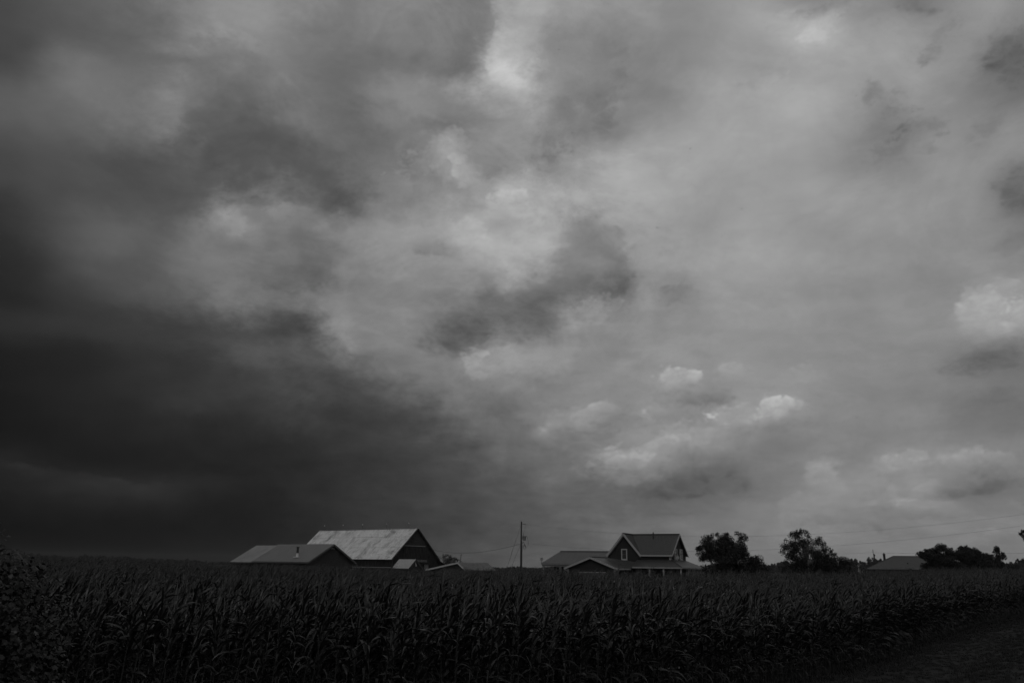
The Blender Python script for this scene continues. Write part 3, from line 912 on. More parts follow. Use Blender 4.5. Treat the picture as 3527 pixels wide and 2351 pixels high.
# ------------------------------------------------------------------ mown grass in front of the maize on the right
def tuft_mesh(seed):
    rs = random.Random(seed)
    vs, fs = [], []
    for i in range(26):
        a, r0 = rs.uniform(0, 6.28), rs.uniform(0, 0.10)
        x, y = r0 * math.cos(a), r0 * math.sin(a)
        h, l, b = rs.uniform(0.03, 0.075), rs.uniform(0.01, 0.05), rs.uniform(0, 6.28)
        dx, dy = math.cos(b), math.sin(b)
        w = 0.005
        k = len(vs)
        vs += [(x - dy * w, y + dx * w, 0), (x + dy * w, y - dx * w, 0), (x + dx * l * 0.4 + dy * w * 0.7, y + dy * l * 0.4 - dx * w * 0.7, h * 0.7),
               (x + dx * l * 0.4 - dy * w * 0.7, y + dy * l * 0.4 + dx * w * 0.7, h * 0.7)]
        fs.append((k, k + 1, k + 2, k + 3))
        k = len(vs)
        vs += [(x + dx * l * 0.4 + dy * w * 0.7, y + dy * l * 0.4 - dx * w * 0.7, h * 0.7), (x + dx * l * 0.4 - dy * w * 0.7, y + dy * l * 0.4 + dx * w * 0.7, h * 0.7),
               (x + dx * l - dy * 0.001, y + dy * l + dx * 0.001, h), (x + dx * l + dy * 0.001, y + dy * l - dx * 0.001, h)]
        fs.append((k, k + 1, k + 2, k + 3))
    return np_mesh('tuft', np.array(vs), np.array(fs), M['grass'])


def lawn():
    rng = np.random.default_rng(3)
    n = 60000
    x = rng.uniform(3, 46, n); y = rng.uniform(15, 66, n)
    d = np.hypot(x, y); az = np.degrees(np.arctan2(x, y))
    edge = np.interp(x, EX, EY)
    keep = (y < edge + 0.15) & (np.abs(az) < 34.5) & (d > 19) & (az > 8)
    x, y = x[keep], y[keep]
    tall = 1.0 + 1.3 * np.exp(-((np.interp(x, EX, EY) - y) / 0.7) ** 2)          # rough grass at the foot of the maize
    # slight wheel swaths along the field edge
    swath = 0.9 + 0.22 * np.sin((np.interp(x, EX, EY) - y) * 1.5)
    sc_ = rng.uniform(0.9, 1.1, len(x)) * tall * swath
    rot = np.column_stack([np.zeros(len(x)), np.zeros(len(x)), rng.uniform(0, 6.28, len(x))])
    o = scatter('grass', np.column_stack([x, y, terrain(x, y)]), rot.astype(np.float32), sc_.astype(np.float32), rng.integers(0, 4, len(x)).astype(np.int32),
                [tuft_mesh(k) for k in range(4)], M['grass'])
    tag(o, 'short dark grass along the right-hand edge of the maize', 'grass', kind='stuff')


lawn()


# ------------------------------------------------------------------ leaves and trees
def leaf_cards(pos, normal, size, rng, aspect=0.55):
    """diamond leaves folded along the mid-rib: 5 vertices, 2 quads... kept to 2 triangles pairs as quads"""
    n = len(pos)
    nrm = normal / np.linalg.norm(normal, axis=1, keepdims=True)
    t = rng.normal(size=(n, 3))
    t -= (t * nrm).sum(1, keepdims=True) * nrm
    t /= np.linalg.norm(t, axis=1, keepdims=True)
    s = np.cross(nrm, t)
    L = (size * rng.uniform(0.7, 1.3, n))[:, None]
    W = L * aspect
    v = np.stack([pos - t * L * 0.5, pos + s * W * 0.5 - t * L * 0.05 + nrm * W * 0.12, pos + t * L * 0.5 - nrm * L * 0.06, pos - s * W * 0.5 - t * L * 0.05 + nrm * W * 0.12], 1)
    return v.reshape(-1, 3), np.arange(n * 4).reshape(n, 4)



# ------------------------------------------------------------------ building pieces
def clip_strip(poly, ax, lo, hi):
    """part of a polygon whose coordinate along ax lies between lo and hi"""
    def cut(ps, lim, sign):
        out = []
        for i in range(len(ps)):
            a, b = ps[i], ps[(i + 1) % len(ps)]
            da, db = sign * (a.dot(ax) - lim), sign * (b.dot(ax) - lim)
            if da >= 0:
                out.append(a)
            if da * db < 0:
                out.append(a.lerp(b, da / (da - db)))
        return out
    ps = cut([Vector(p) for p in poly], lo, 1)
    if len(ps) < 3:
        return None
    ps = cut(ps, hi, -1)
    return ps if len(ps) >= 3 else None


def strips(mb, poly, ax, pitch, gap, out, depth, jit=0.0, seed=0, skip=0.0):
    """boards, courses or ribs covering a polygon: strips across ax, raised by depth along out"""
    rs = random.Random(seed)
    ax, out = Vector(ax).normalized(), Vector(out).normalized()
    vals = [Vector(p).dot(ax) for p in poly]
    a, b = min(vals), max(vals)
    n = max(1, int(math.ceil((b - a) / pitch)))
    for i in range(n):
        lo, hi = a + i * pitch + gap / 2, min(b, a + (i + 1) * pitch - gap / 2)
        if hi - lo < 0.01 or rs.random() < skip:
            continue
        ps = clip_strip(poly, ax, lo, hi)
        if ps:
            d = depth * (1 + rs.uniform(-jit, jit))
            mb.prism([p + out * 0.003 for p in ps], out * d)


def ribs(mb, poly, ax, pitch, width, out, depth):
    ax, out = Vector(ax).normalized(), Vector(out).normalized()
    vals = [Vector(p).dot(ax) for p in poly]
    a, b = min(vals), max(vals)
    x = a + pitch * 0.5
    while x < b:
        ps = clip_strip(poly, ax, x - width / 2, x + width / 2)
        if ps:
            mb.prism([p - out * 0.002 for p in ps], out * depth)
        x += pitch


def slab(mb, poly, th):
    """roof or wall slab: polygon is the outer face (anticlockwise from outside), th its thickness inwards"""
    ps = [Vector(p) for p in poly]
    n = (ps[1] - ps[0]).cross(ps[2] - ps[0]).normalized()
    mb.prism(ps, -n * th)
    return n


def window(parent, c, w, h, right, out, fw=0.13, rail=True, name='window'):
    """framed sash window; c is the centre on the wall face"""
    c, r, o, u = Vector(c), Vector(right).normalized(), Vector(out).normalized(), Vector((0, 0, 1))

    def block(mb, x0, x1, z0, z1, d0, d1):
        mb.prism([c + r * x0 + u * z0 + o * d0, c + r * x1 + u * z0 + o * d0, c + r * x1 + u * z1 + o * d0, c + r * x0 + u * z1 + o * d0], o * (d1 - d0))
    mb = MB()
    block(mb, -w / 2, -w / 2 + fw, -h / 2, h / 2, 0.0, 0.07)
    block(mb, w / 2 - fw, w / 2, -h / 2, h / 2, 0.0, 0.07)
    block(mb, -w / 2 + fw, w / 2 - fw, h / 2 - fw, h / 2, 0.0, 0.066)
    block(mb, -w / 2 - 0.03, w / 2 + 0.03, -h / 2 - 0.05, -h / 2, 0.0, 0.11)
    block(mb, -w / 2 + fw, w / 2 - fw, -h / 2, -h / 2 + fw, 0.0, 0.066)
    f = mb.build(name, M['white_paint'], parent)
    mb = MB()
    block(mb, -w / 2 + fw, w / 2 - fw, -h / 2 + fw, h / 2 - fw, 0.002, 0.03)
    mb.build('pane', M['glass'], f)
    if rail:
        mb = MB()
        block(mb, -w / 2 + fw, w / 2 - fw, -0.03, 0.03, 0.032, 0.055)
        mb.build('sash_rail', M['dark_paint'], f)
    return f


# ------------------------------------------------------------------ barn with the weathered metal roof
def rusty_metal(root):
    """old galvanised sheets: pale zinc, rust runs down the slope, blotches, lap shadow painted as a dark band"""
    m = bpy.data.materials.new('weathered_roof_metal')
    m.use_nodes = True
    q = NT(m.node_tree)
    b = m.node_tree.nodes['Principled BSDF']
    b.inputs['Roughness'].default_value = 0.55
    b.inputs['Specular IOR Level'].default_value = 0.4
    tc = q.n('ShaderNodeTexCoord')
    tc.object = root
    mp = q.n('ShaderNodeMapping')
    q.link(tc.outputs['Object'], mp.inputs['Vector'])
    mp.inputs['Scale'].default_value = (0.5, 3.4, 0.5)
    run = q.noise(mp.outputs[0], 1.5, 9.0, 0.68).outputs['Fac']
    blot = q.noise(tc.outputs['Object'], 0.55, 6.0, 0.65).outputs['Fac']
    r1 = q.rng(q.m('MULTIPLY_ADD', blot, 0.55, q.m('MULTIPLY', run, 0.75)), 0.50, 0.68, 0.0, 1.0, True)
    fine_ = q.rng(q.noise(tc.outputs['Object'], 2.6, 5.0, 0.7).outputs['Fac'], 0.3, 0.7, 0.86, 1.1)
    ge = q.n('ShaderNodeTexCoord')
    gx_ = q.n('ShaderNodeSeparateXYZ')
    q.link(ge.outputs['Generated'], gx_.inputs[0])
    lap_shade = q.m('MULTIPLY', q.rng(gx_.outputs[0], 0.0, 0.07, 1.0, 0.0), q.rng(blot, 0.35, 0.6, 0.25, 0.9))  # shadow line of each lap, darkened into the sheet's lower end
    oi = q.n('ShaderNodeObjectInfo')
    v = q.rng(r1, 0.0, 1.0, 0.27, 0.63)
    v = q.m('MULTIPLY', q.m('MULTIPLY', v, fine_), q.rng(oi.outputs['Random'], 0, 1, 0.92, 1.06))
    v = q.m('MULTIPLY', v, q.m('SUBTRACT', 1.0, q.m('MULTIPLY', lap_shade, 0.6)))
    cc = q.n('ShaderNodeCombineColor')
    for k in range(3):
        q.link(v, cc.inputs[k])
    q.link(cc.outputs[0], b.inputs['Base Color'])
    return m


def barn():
    root = empty('barn', (-15.86, 140.0, 0.0), R(52))
    m_wood = material('barn_boards', 0.026, 0.9, 0.1, vary=0.75, scale=(5.0, 5.0, 0.5), nscale=1.6, ndetail=6, root=root)
    m_shing = material('barn_shingles', 0.045, 0.9, 0.1, vary=0.6, scale=(2, 2, 6), nscale=1.2, ndetail=6, root=root)
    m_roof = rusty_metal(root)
    m_dark = material('barn_trim', 0.03, 0.85, 0.1, vary=0.3)
    ze, zr, w, L = 4.20, 9.07, 5.4, 25.2
    zb = -0.4
    # gable wall facing the photographer (y = 0) and the rest of the shell
    shell = MB()
    shell.prism([(-w, 0.03, zb), (w, 0.03, zb), (w, 0.03, ze), (0, 0.03, zr - 0.15), (-w, 0.03, ze)], (0, L - 0.06, 0))
    shell.build('wall', m_wood, root)
    mb = MB()
    strips(mb, [(-w, 0.03, zb), (w, 0.03, zb), (w, 0.03, ze), (2.6, 0.03, 6.15), (-2.6, 0.03, 6.15), (-w, 0.03, ze)], (1, 0, 0), 0.24, 0.018, (0, -1, 0), 0.03, 0.5, 4)
    strips(mb, [(-w, 0.06, zb), (-w, L - 0.1, zb), (-w, L - 0.1, ze), (-w, 0.06, ze)], (0, 1, 0), 0.24, 0.018, (-1, 0, 0), 0.03, 0.5, 5)
    mb.build('wall_boards', m_wood, root, kind='stuff')
    mb = MB()
    strips(mb, [(-2.75, 0.03, 6.22), (2.75, 0.03, 6.22), (0, 0.03, zr - 0.2)], (0, 0, 1), 0.17, 0.012, (0, -1, 0), 0.05, 0.3, 6)
    mb.build('gable_shingles', m_shing, root, kind='stuff')
    mb = MB()
    mb.box((-2.8, -0.16, 6.12), (2.2, 0.02, 6.22))
    mb.build('door_track', material('track_rail', 0.22, 0.6, 0.4, vary=0.3), root)
    for x0, x1, sd in ((-2.85, -0.08, 7), (-0.02, 2.2, 8)):
        mb = MB()
        strips(mb, [(x0, -0.04, 2.9), (x1, -0.04, 2.9), (x1, -0.04, 6.1), (x0, -0.04, 6.1)], (1, 0, 0), 0.21, 0.014, (0, -1, 0), 0.05, 0.3, sd)
        mb.build('sliding_door', m_wood, root)
    mb = MB()                                                            # pale battens at the foot of the door
    for i in range(11):
        mb.box((0.15 + i * 0.24, -0.19, 3.55), (0.26 + i * 0.24, -0.10, 3.95))
    mb.build('batten', material('pale_batten', 0.14, 0.8, 0.1, vary=0.5), root, kind='stuff')
    # roof: three lapped rows of sheets on the visible slope
    e = 0.35
    sl = Vector((-(w + e), 0, ze - (zr - ze) * e / w)) - Vector((0, 0, zr))
    Ls = sl.length
    sd_ = sl.normalized()
    nrm = Vector((sd_.z, 0, -sd_.x))
    if nrm.z < 0:
        nrm = -nrm
    up = nrm
    mb = MB()
    top = Vector((0, 0, zr))
    a0, a1 = top + Vector((0, -0.4, 0)), top + Vector((0, L + 0.4, 0))
    slab(mb, [a0, a1, a1 + sl, a0 + sl], 0.10)
    s2 = Vector((-sl.x, 0, sl.z))
    slab(mb, [a1, a0, a0 + s2, a1 + s2], 0.10)
    mb.build('roof', m_dark, root)
    cuts = [0.0, 0.28, 0.63, 1.0]
    wsh = 0.77
    nsh = int(round((L + 0.8) / wsh))
    wsh = (L + 0.8) / nsh
    for r_ in range(3):
        l0, l1 = cuts[r_] * Ls - (0.10 if r_ else 0.0), cuts[r_ + 1] * Ls + (0.05 if r_ == 2 else 0)
        prof = [(0.0, 0.0), (0.03, 0.026), (0.06, 0.0), (wsh * .5 - .02, 0.0), (wsh * .5, 0.012), (wsh * .5 + .02, 0.0), (wsh, 0.0)]
        mb = MB()
        k = len(prof)
        for t in (0, l1 - l0):
            for (py, pz) in prof:
                mb.v.append(tuple(Vector((0, py, 0)) + sd_ * t + up * pz))
        for i in range(k - 1):
            mb.f.append([i + 1, i, k + i, k + i + 1])
            mb.f.append([i, i + 1, i + 1, i])[:0] if False else None
        # drip edge gives the sheet its lapped thickness
        base = len(mb.v)
        for (py, pz) in prof:
            mb.v.append(tuple(Vector((0, py, 0)) + sd_ * (l1 - l0) + up * (pz - 0.02)))
        for i in range(k - 1):
            mb.f.append([k + i + 1, k + i, base + i, base + i + 1])
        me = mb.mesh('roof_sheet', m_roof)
        rs = random.Random(r_)
        for i in range(nsh):
            p = top + Vector((0, -0.4 + i * wsh, 0)) + sd_ * l0 + up * (0.012 + 0.014 * (2 - r_) + rs.uniform(0, 0.012))
            o = put(bpy.data.objects.new('roof_sheet', me), root, p)
            o.rotation_euler = (0, rs.uniform(-0.002, 0.002), 0)
    mb = MB()
    mb.bar((0, -0.42, zr + 0.05), (0, L + 0.42, zr + 0.05), 0.34, 0.05)
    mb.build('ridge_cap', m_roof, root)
    mb = MB()
    for sx in (-1, 1):
        mb.bar((0, -0.36, zr - 0.02), (sx * (w + e), -0.36, ze - (zr - ze) * e / w - 0.02), 0.06, 0.24)
    mb.build('bargeboard', m_dark, root)
    for y in (1.95, 7.5, 13.7, 19.0, 24.3):
        mb = MB()
        mb.tube([(0, y, zr), (0, y, zr + 1.0)], [0.02, 0.014], 5)
        o = mb.build('lightning_rod', M['black_iron'], root)
        mb = MB()
        mb.ball((0, y, zr + 0.93), 0.075)
        mb.build('rod_ball', M['zinc'], o)
    # lean-to on the far side of the gable
    mb = MB()
    mb.prism([(w + 0.002, 0.6, zb), (8.0, 0.6, zb), (8.0, 0.6, 3.1), (w + 0.002, 0.6, 4.1)], (0, 16, 0))
    o = mb.build('lean_to', m_wood, root)
    mb = MB()
    strips(mb, [(w + 0.02, 0.6, zb), (8.0, 0.6, zb), (8.0, 0.6, 3.1), (w + 0.02, 0.6, 4.1)], (1, 0, 0), 0.24, 0.02, (0, -1, 0), 0.03, 0.5, 9)
    mb.build('lean_to_boards', m_wood, o, kind='stuff')
    mb = MB()
    slab(mb, [(w - 0.1, 0.2, 4.28), (8.4, 0.2, 3.05), (8.4, 16.9, 3.05), (w - 0.1, 16.9, 4.28)], 0.12)
    mb.build('lean_to_roof', m_dark, o)
    mb = MB()
    mb.box((2.25, -0.1, 0.9), (3.2, 0.0, 3.2))
    o = mb.build('side_door', material('pale_door', 0.20, 0.7, 0.2, vary=0.3), root)
    mb = MB()
    mb.box((1.7, -0.3, 3.22), (3.75, 0.0, 3.36))
    mb.build('door_hood', m_dark, o)
    mb = MB()
    mb.box((-w - 0.06, 0.1, 2.55), (-w - 0.035, L - 0.4, 2.66))
    mb.build('sill_board', material('pale_sill', 0.25, 0.7, 0.2, vary=0.4, nscale=5), root)
    tag(root, 'large old barn with a pale rust-streaked metal roof and dark board gable', 'barn')


barn()


# ------------------------------------------------------------------ generic gabled outbuilding, gable at local y = 0, ridge along +y
def gabled(root, w, ze, zr, L, m_wall, m_roof, e=0.3, o=0.35, pitch=0.4, wall_style='courses', w_right=None, ze_right=None, fascia=None, seed=1, y_roof1=None):
    wr = w if w_right is None else w_right
    zr2 = ze if ze_right is None else ze_right
    zb = -0.4
    mb = MB()
    mb.prism([(-w, 0.03, zb), (wr, 0.03, zb), (wr, 0.03, zr2), (0, 0.03, zr - 0.12), (-w, 0.03, ze)], (0, L - 0.03, 0))
    mb.build('wall', m_wall, root)
    mb = MB()
    face = [(-w, 0.03, zb), (wr, 0.03, zb), (wr, 0.03, zr2), (0, 0.03, zr - 0.14), (-w, 0.03, ze)]
    if wall_style == 'courses':
        strips(mb, face, (0, 0, 1), 0.2, 0.02, (0, -1, 0), 0.035, 0.4, seed)
    else:
        strips(mb, face, (1, 0, 0), 0.22, 0.02, (0, -1, 0), 0.03, 0.4, seed)
    mb.build('wall_boards', m_wall, root, kind='stuff')
    ps = []
    for sx, ww, zz in ((-1, w, ze), (1, wr, zr2)):
        x1 = sx * (ww + e)
        z1 = zz - (zr - zz) * e / ww
        y1 = L + 0.2 if y_roof1 is None else y_roof1
        poly = [(0, -o, zr), (0, y1, zr), (x1, y1, z1), (x1, -o, z1)]
        if sx > 0:
            poly = poly[::-1]
        mb = MB()
        n = slab(mb, poly, 0.10)
        ro = mb.build('roof', m_roof, root)
        mb = MB()
        ribs(mb, poly, (0, 1, 0), pitch, 0.04, n, 0.035)
        mb.build('rib', m_roof, ro, kind='stuff')
        mb = MB()
        mb.bar((0, -o - 0.02, zr - 0.10), (x1, -o - 0.02, z1 - 0.10), 0.04, 0.2)
        mb.bar((x1, -o, z1 - 0.10), (x1, y1, z1 - 0.10), 0.04, 0.16)
        mb.build('fascia', fascia or M['dark_paint'], root)
        ps.append((x1, z1))
    return ps


def sheds():
    # long low workshop in front of the barn
    root = empty('shed', (-22.55, 105.0, 0.0), R(54))
    m_wall = material('shed_shingle', 0.05, 0.85, 0.15, vary=0.6, scale=(3, 3, 7), nscale=1.5, ndetail=5, root=root)
    m_roof = material('shed_roof_metal', 0.17, 0.5, 0.4, vary=0.18, scale=(0.6, 3, 0.6), nscale=1.2, root=root)
    gabled(root, 3.75, 3.32, 5.42, 10.7, m_wall, m_roof, e=0.25, o=0.35, pitch=0.42, fascia=material('shed_fascia', 0.10, 0.6, 0.3, vary=0.2), seed=3, y_roof1=10.75)
    # older, paler stretch of roof a step lower
    mb = MB()
    zr, ze, x1 = 5.30, 3.06, 4.0
    poly = [(0, 10.751, zr), (0, 15.4, zr), (-x1, 15.4, ze), (-x1, 10.751, ze)]
    n = slab(mb, poly, 0.10)
    m_pale = material('pale_shed_roof', 0.24, 0.5, 0.4, vary=0.3, scale=(0.5, 2, 0.5), nscale=1.4, root=root)
    ro = tag(mb.build('roof', m_pale, root), 'paler older stretch of metal roof')
    mb = MB()
    ribs(mb, poly, (0, 1, 0), 0.42, 0.04, n, 0.035)
    mb.build('rib', m_pale, ro, kind='stuff')
    mb = MB()
    mb.prism([(0, 10.751, zr), (x1, 10.751, ze), (x1, 15.4, ze), (0, 15.4, zr)], (0, 0, -0.1))
    mb.prism([(-3.7, 10.7, -0.4), (3.7, 10.7, -0.4), (3.7, 10.7, 3.1), (0, 10.7, 5.1), (-3.7, 10.7, 3.1)], (0, 4.3, 0))
    mb.build('annex_wall', m_wall, root)
    mb = MB()
    mb.bar((-x1, 10.76, ze - 0.1), (-x1, 15.4, ze - 0.1), 0.04, 0.16)
    mb.build('fascia', M['dark_paint'], root)
    px, py, pz = -2.95, 3.05, 3.80
    mb = MB()
    mb.tube([(px, py, pz - 0.2), (px, py, pz + 0.42)], [0.19, 0.15], 10)
    mb.box((px - 0.34, py - 0.35, pz - 0.09), (px + 0.2, py + 0.35, pz - 0.01))
    f = mb.build('pipe_flashing', M['zinc'], root)
    mb = MB()
    mb.tube([(px, py, pz + 0.42), (px, py, pz + 1.1)], [0.15, 0.15], 10)
    mb.tube([(px, py, pz + 1.1), (px, py, pz + 1.2)], [0.19, 0.19], 10)
    mb.build('stovepipe', M['black_iron'], root)
    mb = MB()
    mb.box((-0.1, -0.12, 4.86), (0.1, 0.0, 4.94))
    mb.ball((-0.18, -0.16, 4.82), 0.09)
    mb.ball((0.18, -0.16, 4.82), 0.09)
    mb.build('gable_lamp', material('lamp_housing', 0.3, 0.5, 0.3, vary=0.1), root)
    tag(root, 'long low shed with a dull metal roof and black stovepipe beside the barn', 'shed')

    # little pale-roofed hut in front of the barn gable
    root = empty('shed', (-14.46, 128.0, 0.0), R(55))
    m_wall = material('hut_wall', 0.05, 0.85, 0.15, vary=0.5, nscale=3)
    m_roof = material('hut_roof_metal', 0.34, 0.5, 0.4, vary=0.25, scale=(0.6, 3, 0.6), nscale=2, root=root)
    gabled(root, 1.45, 2.66, 3.89, 3.2, m_wall, m_roof, e=0.16, o=0.15, pitch=0.3, fascia=M['dark_paint'], seed=5)
    mb = MB()
    mb.box((-0.06, -0.1, 3.28), (0.06, 0.0, 3.42))
    mb.ball((-0.02, -0.14, 3.12), 0.09)
    mb.ball((0.05, -0.14, 2.94), 0.11)
    mb.build('gable_lamp', material('pale_lamp', 0.5, 0.5, 0.3, vary=0.1), root)
    tag(root, 'small hut with a bright metal roof and gable lamp standing before the barn door', 'shed')

    # machine shed with the lopsided white-edged gable
    root = empty('shed', (-8.37, 135.0, 0.0), R(8))
    m_wall = material('machine_shed_wall', 0.04, 0.85, 0.15, vary=0.4, nscale=2)
    m_roof = material('machine_shed_roof', 0.20, 0.5, 0.4, vary=0.2, scale=(3, 0.6, 0.6), nscale=1.2, root=root)
    zb = -0.4
    mb = MB()
    mb.prism([(-5.1, 0.03, zb), (1.15, 0.03, zb), (1.15, 0.03, 2.45), (0, 0.03, 3.4), (-5.1, 0.03, 2.25)], (0, 6, 0))
    mb.prism([(1.155, 0.4, zb), (6.6, 0.4, zb), (6.6, 0.4, 2.2), (1.155, 0.4, 2.2)], (0, 5, 0))
    mb.build('wall', m_wall, root)
    mb = MB()
    strips(mb, [(-5.0, 0.03, zb), (1.1, 0.03, zb), (1.1, 0.03, 2.45), (0, 0.03, 3.38), (-5.0, 0.03, 2.25)], (1, 0, 0), 0.22, 0.02, (0, -1, 0), 0.03, 0.4, 12)
    mb.build('wall_boards', m_wall, root, kind='stuff')
    poly = [(-5.3, -0.3, 2.30), (-0.02, -0.3, 3.54), (-0.02, 6.2, 3.54), (-5.3, 6.2, 2.30)]
    mb = MB(); n = slab(mb, poly, 0.1)
    mb.build('roof', m_roof, root)
    poly = [(1.32, -0.3, 2.36), (7.1, -0.3, 2.36), (5.35, 3.2, 3.58), (0.05, 1.0, 3.58), (0.0, -0.3, 3.54)]
    poly = [(1.32, -0.3, 2.36), (6.3, -0.3, 2.36), (5.3, 2.6, 3.56), (0.10, 2.6, 3.56), (0.02, -0.28, 3.53)]
    mb = MB()
    a, b, c_, d_ = Vector((1.25, -0.31, 2.40)), Vector((6.35, 0.0, 2.40)), Vector((5.25, 2.2, 3.56)), Vector((0.06, 0.9, 3.56))
    slab(mb, [a, b, c_], 0.08)
    slab(mb, [a, c_, d_], 0.08)
    ro = mb.build('roof', m_roof, root)
    mb = MB()
    for i in range(26):                                          # raised ribs from ridge to eave
        t = (i + 0.5) / 26
        p, q_ = a.lerp(b, t), d_.lerp(c_, t)
        mb.bar(p + Vector((0, -.02, 0.05)), q_ + Vector((0, -.02, 0.05)), 0.06, 0.06)
    mb.build('rib', m_roof, ro, kind='stuff')
    mb = MB()
    mb.bar((0.02, -0.34, 3.47), (-5.3, -0.34, 2.23), 0.05, 0.2)
    mb.bar((-0.02, -0.345, 3.47), (1.3, -0.345, 2.31), 0.05, 0.2)
    mb.build('fascia', material('grey_white_fascia', 0.42, 0.5, 0.3, vary=0.15), root)
    mb = MB()
    mb.box((-0.62, 0.5, 3.2), (-0.28, 0.84, 3.98))
    mb.build('chimney', material('chimney_block', 0.06, 0.9, 0.1, vary=0.3), root)
    mb = MB()
    mb.tube([(0.55, 1.0, 3.2), (0.62, 1.0, 4.75)], [0.045, 0.045], 6)
    mb.tube([(0.62, 1.0, 4.75), (0.75, 1.0, 4.86)], [0.07, 0.07], 6)
    mb.build('vent_pipe', M['black_iron'], root)
    tag(root, 'low machine shed with white gable edge and ribbed metal roof right of the barn', 'shed')


sheds()


# ------------------------------------------------------------------ farmhouse; local x runs along the front to the right, y away from the photographer
def farmhouse():
    root = empty('farmhouse', (18.05, 92.0, 0.0), R(-28))
    m_side = material('dark_clapboard', 0.026, 0.7, 0.2, vary=0.25, scale=(0.5, 0.5, 6), nscale=2, root=root)
    m_roof = material('dark_roof_metal', 0.05, 0.5, 0.4, vary=0.15, scale=(3, 0.6, 0.6), nscale=1.2, root=root)
    m_porch = material('porch_roof_metal', 0.036, 0.5, 0.4, vary=0.15, nscale=1.5, root=root)
    m_wing = material('wing_roof_metal', 0.10, 0.5, 0.4, vary=0.12, scale=(3, 0.6, 0.6), nscale=1.2, root=root)
    zb = -0.2
    W, Lf, ze, zr = 5.9, 7.25, 4.62, 6.85
    gx, gh = -5.42, 1.82                       # cross gable centre and half width
    # main block
    mb = MB()
    mb.prism([(0, 0.03, zb), (0, W, zb), (0, W, ze), (0, W / 2, zr - 0.12), (0, 0.03, ze)], (gx + 0.01, 0, 0))
    mb.prism([(gx - gh, 0.032, zb), (gx + gh, 0.032, zb), (gx + gh, 0.032, ze), (gx, 0.032, zr - 0.12), (gx - gh, 0.032, ze)], (0, W - 0.04, 0))
    mb.build('wall', m_side, root)
    mb = MB()
    strips(mb, [(-Lf, 0.03, zb), (0, 0.03, zb), (0, 0.03, ze), (gx + gh, 0.03, ze), (gx, 0.03, zr - 0.15), (gx - gh, 0.03, ze)], (0, 0, 1), 0.16, 0.012, (0, -1, 0), 0.03, 0.15, 1)
    strips(mb, [(0, 0.03, zb), (0, W, zb), (0, W, ze), (0, W / 2, zr - 0.15), (0, 0.03, ze)], (0, 0, 1), 0.16, 0.012, (1, 0, 0), 0.03, 0.15, 2)
    mb.build('clapboard', m_side, root, kind='stuff')
    # main roof: front slope right of the cross gable, back slope
    e, o = 0.22, 0.28
    sl = (zr - ze) / (W / 2)
    zf = ze - sl * e
    mb = MB()
    poly = [(-Lf - o, -e, zf), (o, -e, zf), (o, W / 2, zr), (-Lf - o, W / 2, zr)]
    poly_front = [(gx + gh + 0.05, -e, zf), (o, -e, zf), (o, W / 2, zr), (gx, W / 2, zr)]
    n = slab(mb, poly_front, 0.1)
    slab(mb, [(o, W + e, zf), (gx + gh + 0.05, W + e, zf), (gx, W / 2, zr), (o, W / 2, zr)], 0.1)
    ro = mb.build('roof', m_roof, root)
    mb = MB()
    ribs(mb, poly_front, (1, 0, 0), 0.23, 0.035, n, 0.03)
    mb.build('rib', m_roof, ro, kind='stuff')
    mb = MB()
    mb.bar((gx, W / 2, zr + 0.02), (o, W / 2, zr + 0.02), 0.26, 0.05)
    mb.bar((gx, -0.3, zr + 0.02), (gx, W / 2, zr + 0.02), 0.26, 0.05)
    mb.build('ridge_cap', material('dark_ridge', 0.03, 0.5, 0.3, vary=0.2), ro)
    # cross gable roof
    gsl = (zr - ze) / gh
    ge = 0.25
    for sx in (-1, 1):
        x1 = gx + sx * (gh + ge)
        z1 = ze - gsl * ge + 0.06
        poly = [(gx, -o, zr), (x1, -o, z1), (x1, 0.35, z1), (gx, W / 2, zr)]
        if sx < 0:
            poly = [(gx, W + o, zr), (x1, W + o, z1), (x1, -o, z1), (gx, -o, zr)]
        mb = MB()
        n = slab(mb, poly, 0.1)
        r2 = mb.build('gable_roof', m_roof, root)
        mb = MB()
        ribs(mb, poly, (0, 1, 0), 0.23, 0.035, n, 0.03)
        mb.build('rib', m_roof, r2, kind='stuff')
        mb = MB()
        mb.bar((gx, -o - 0.025, zr - 0.10), (x1, -o - 0.025, z1 - 0.10), 0.05, 0.22)
        mb.build('bargeboard', M['white_paint'], root)
        mb = MB()
        mb.bar((gx, -0.02, zr - 0.26), (gx + sx * gh, -0.02, ze - 0.18), 0.03, 0.10)
        mb.build('frieze_board', M['white_paint'], root)
    mb = MB()
    mb.bar((gx + gh + 0.2, -e - 0.02, zf - 0.08), (o, -e - 0.02, zf - 0.08), 0.05, 0.17)
    mb.bar((gx - gh - 0.2, -0.12, ze - 0.42), (gx - gh - 0.2, 0.5, ze - 0.42), 0.10, 0.28)
    mb.build('gutter', M['white_paint'], root)
    for sy in (-1, 1):
        mb = MB()
        yy = -e if sy < 0 else W + e
        mb.bar((o + 0.02, W / 2, zr - 0.10), (o + 0.02, yy, zf - 0.10), 0.05, 0.2)
        mb.build('bargeboard', M['white_paint'], root)
    mb = MB()
    mb.box((-0.16, -0.06, 3.85), (0.06, 0.028, zf - 0.02))
    mb.box((0.035, -0.058, 3.85), (0.062, 0.18, zf - 0.02))
    mb.build('corner_board', M['white_paint'], root)
    mb = MB()
    mb.box((0.035, W - 0.18, 3.85), (0.062, W + 0.03, zf - 0.02))
    mb.build('corner_board', M['white_paint'], root)
    window(root, (-5.43, 0.0, 4.50), 0.72, 1.22, (1, 0, 0), (0, -1, 0), 0.12)
    window(root, (0.03, 1.85, 4.58), 1.12, 1.2, (0, 1, 0), (1, 0, 0), 0.15)
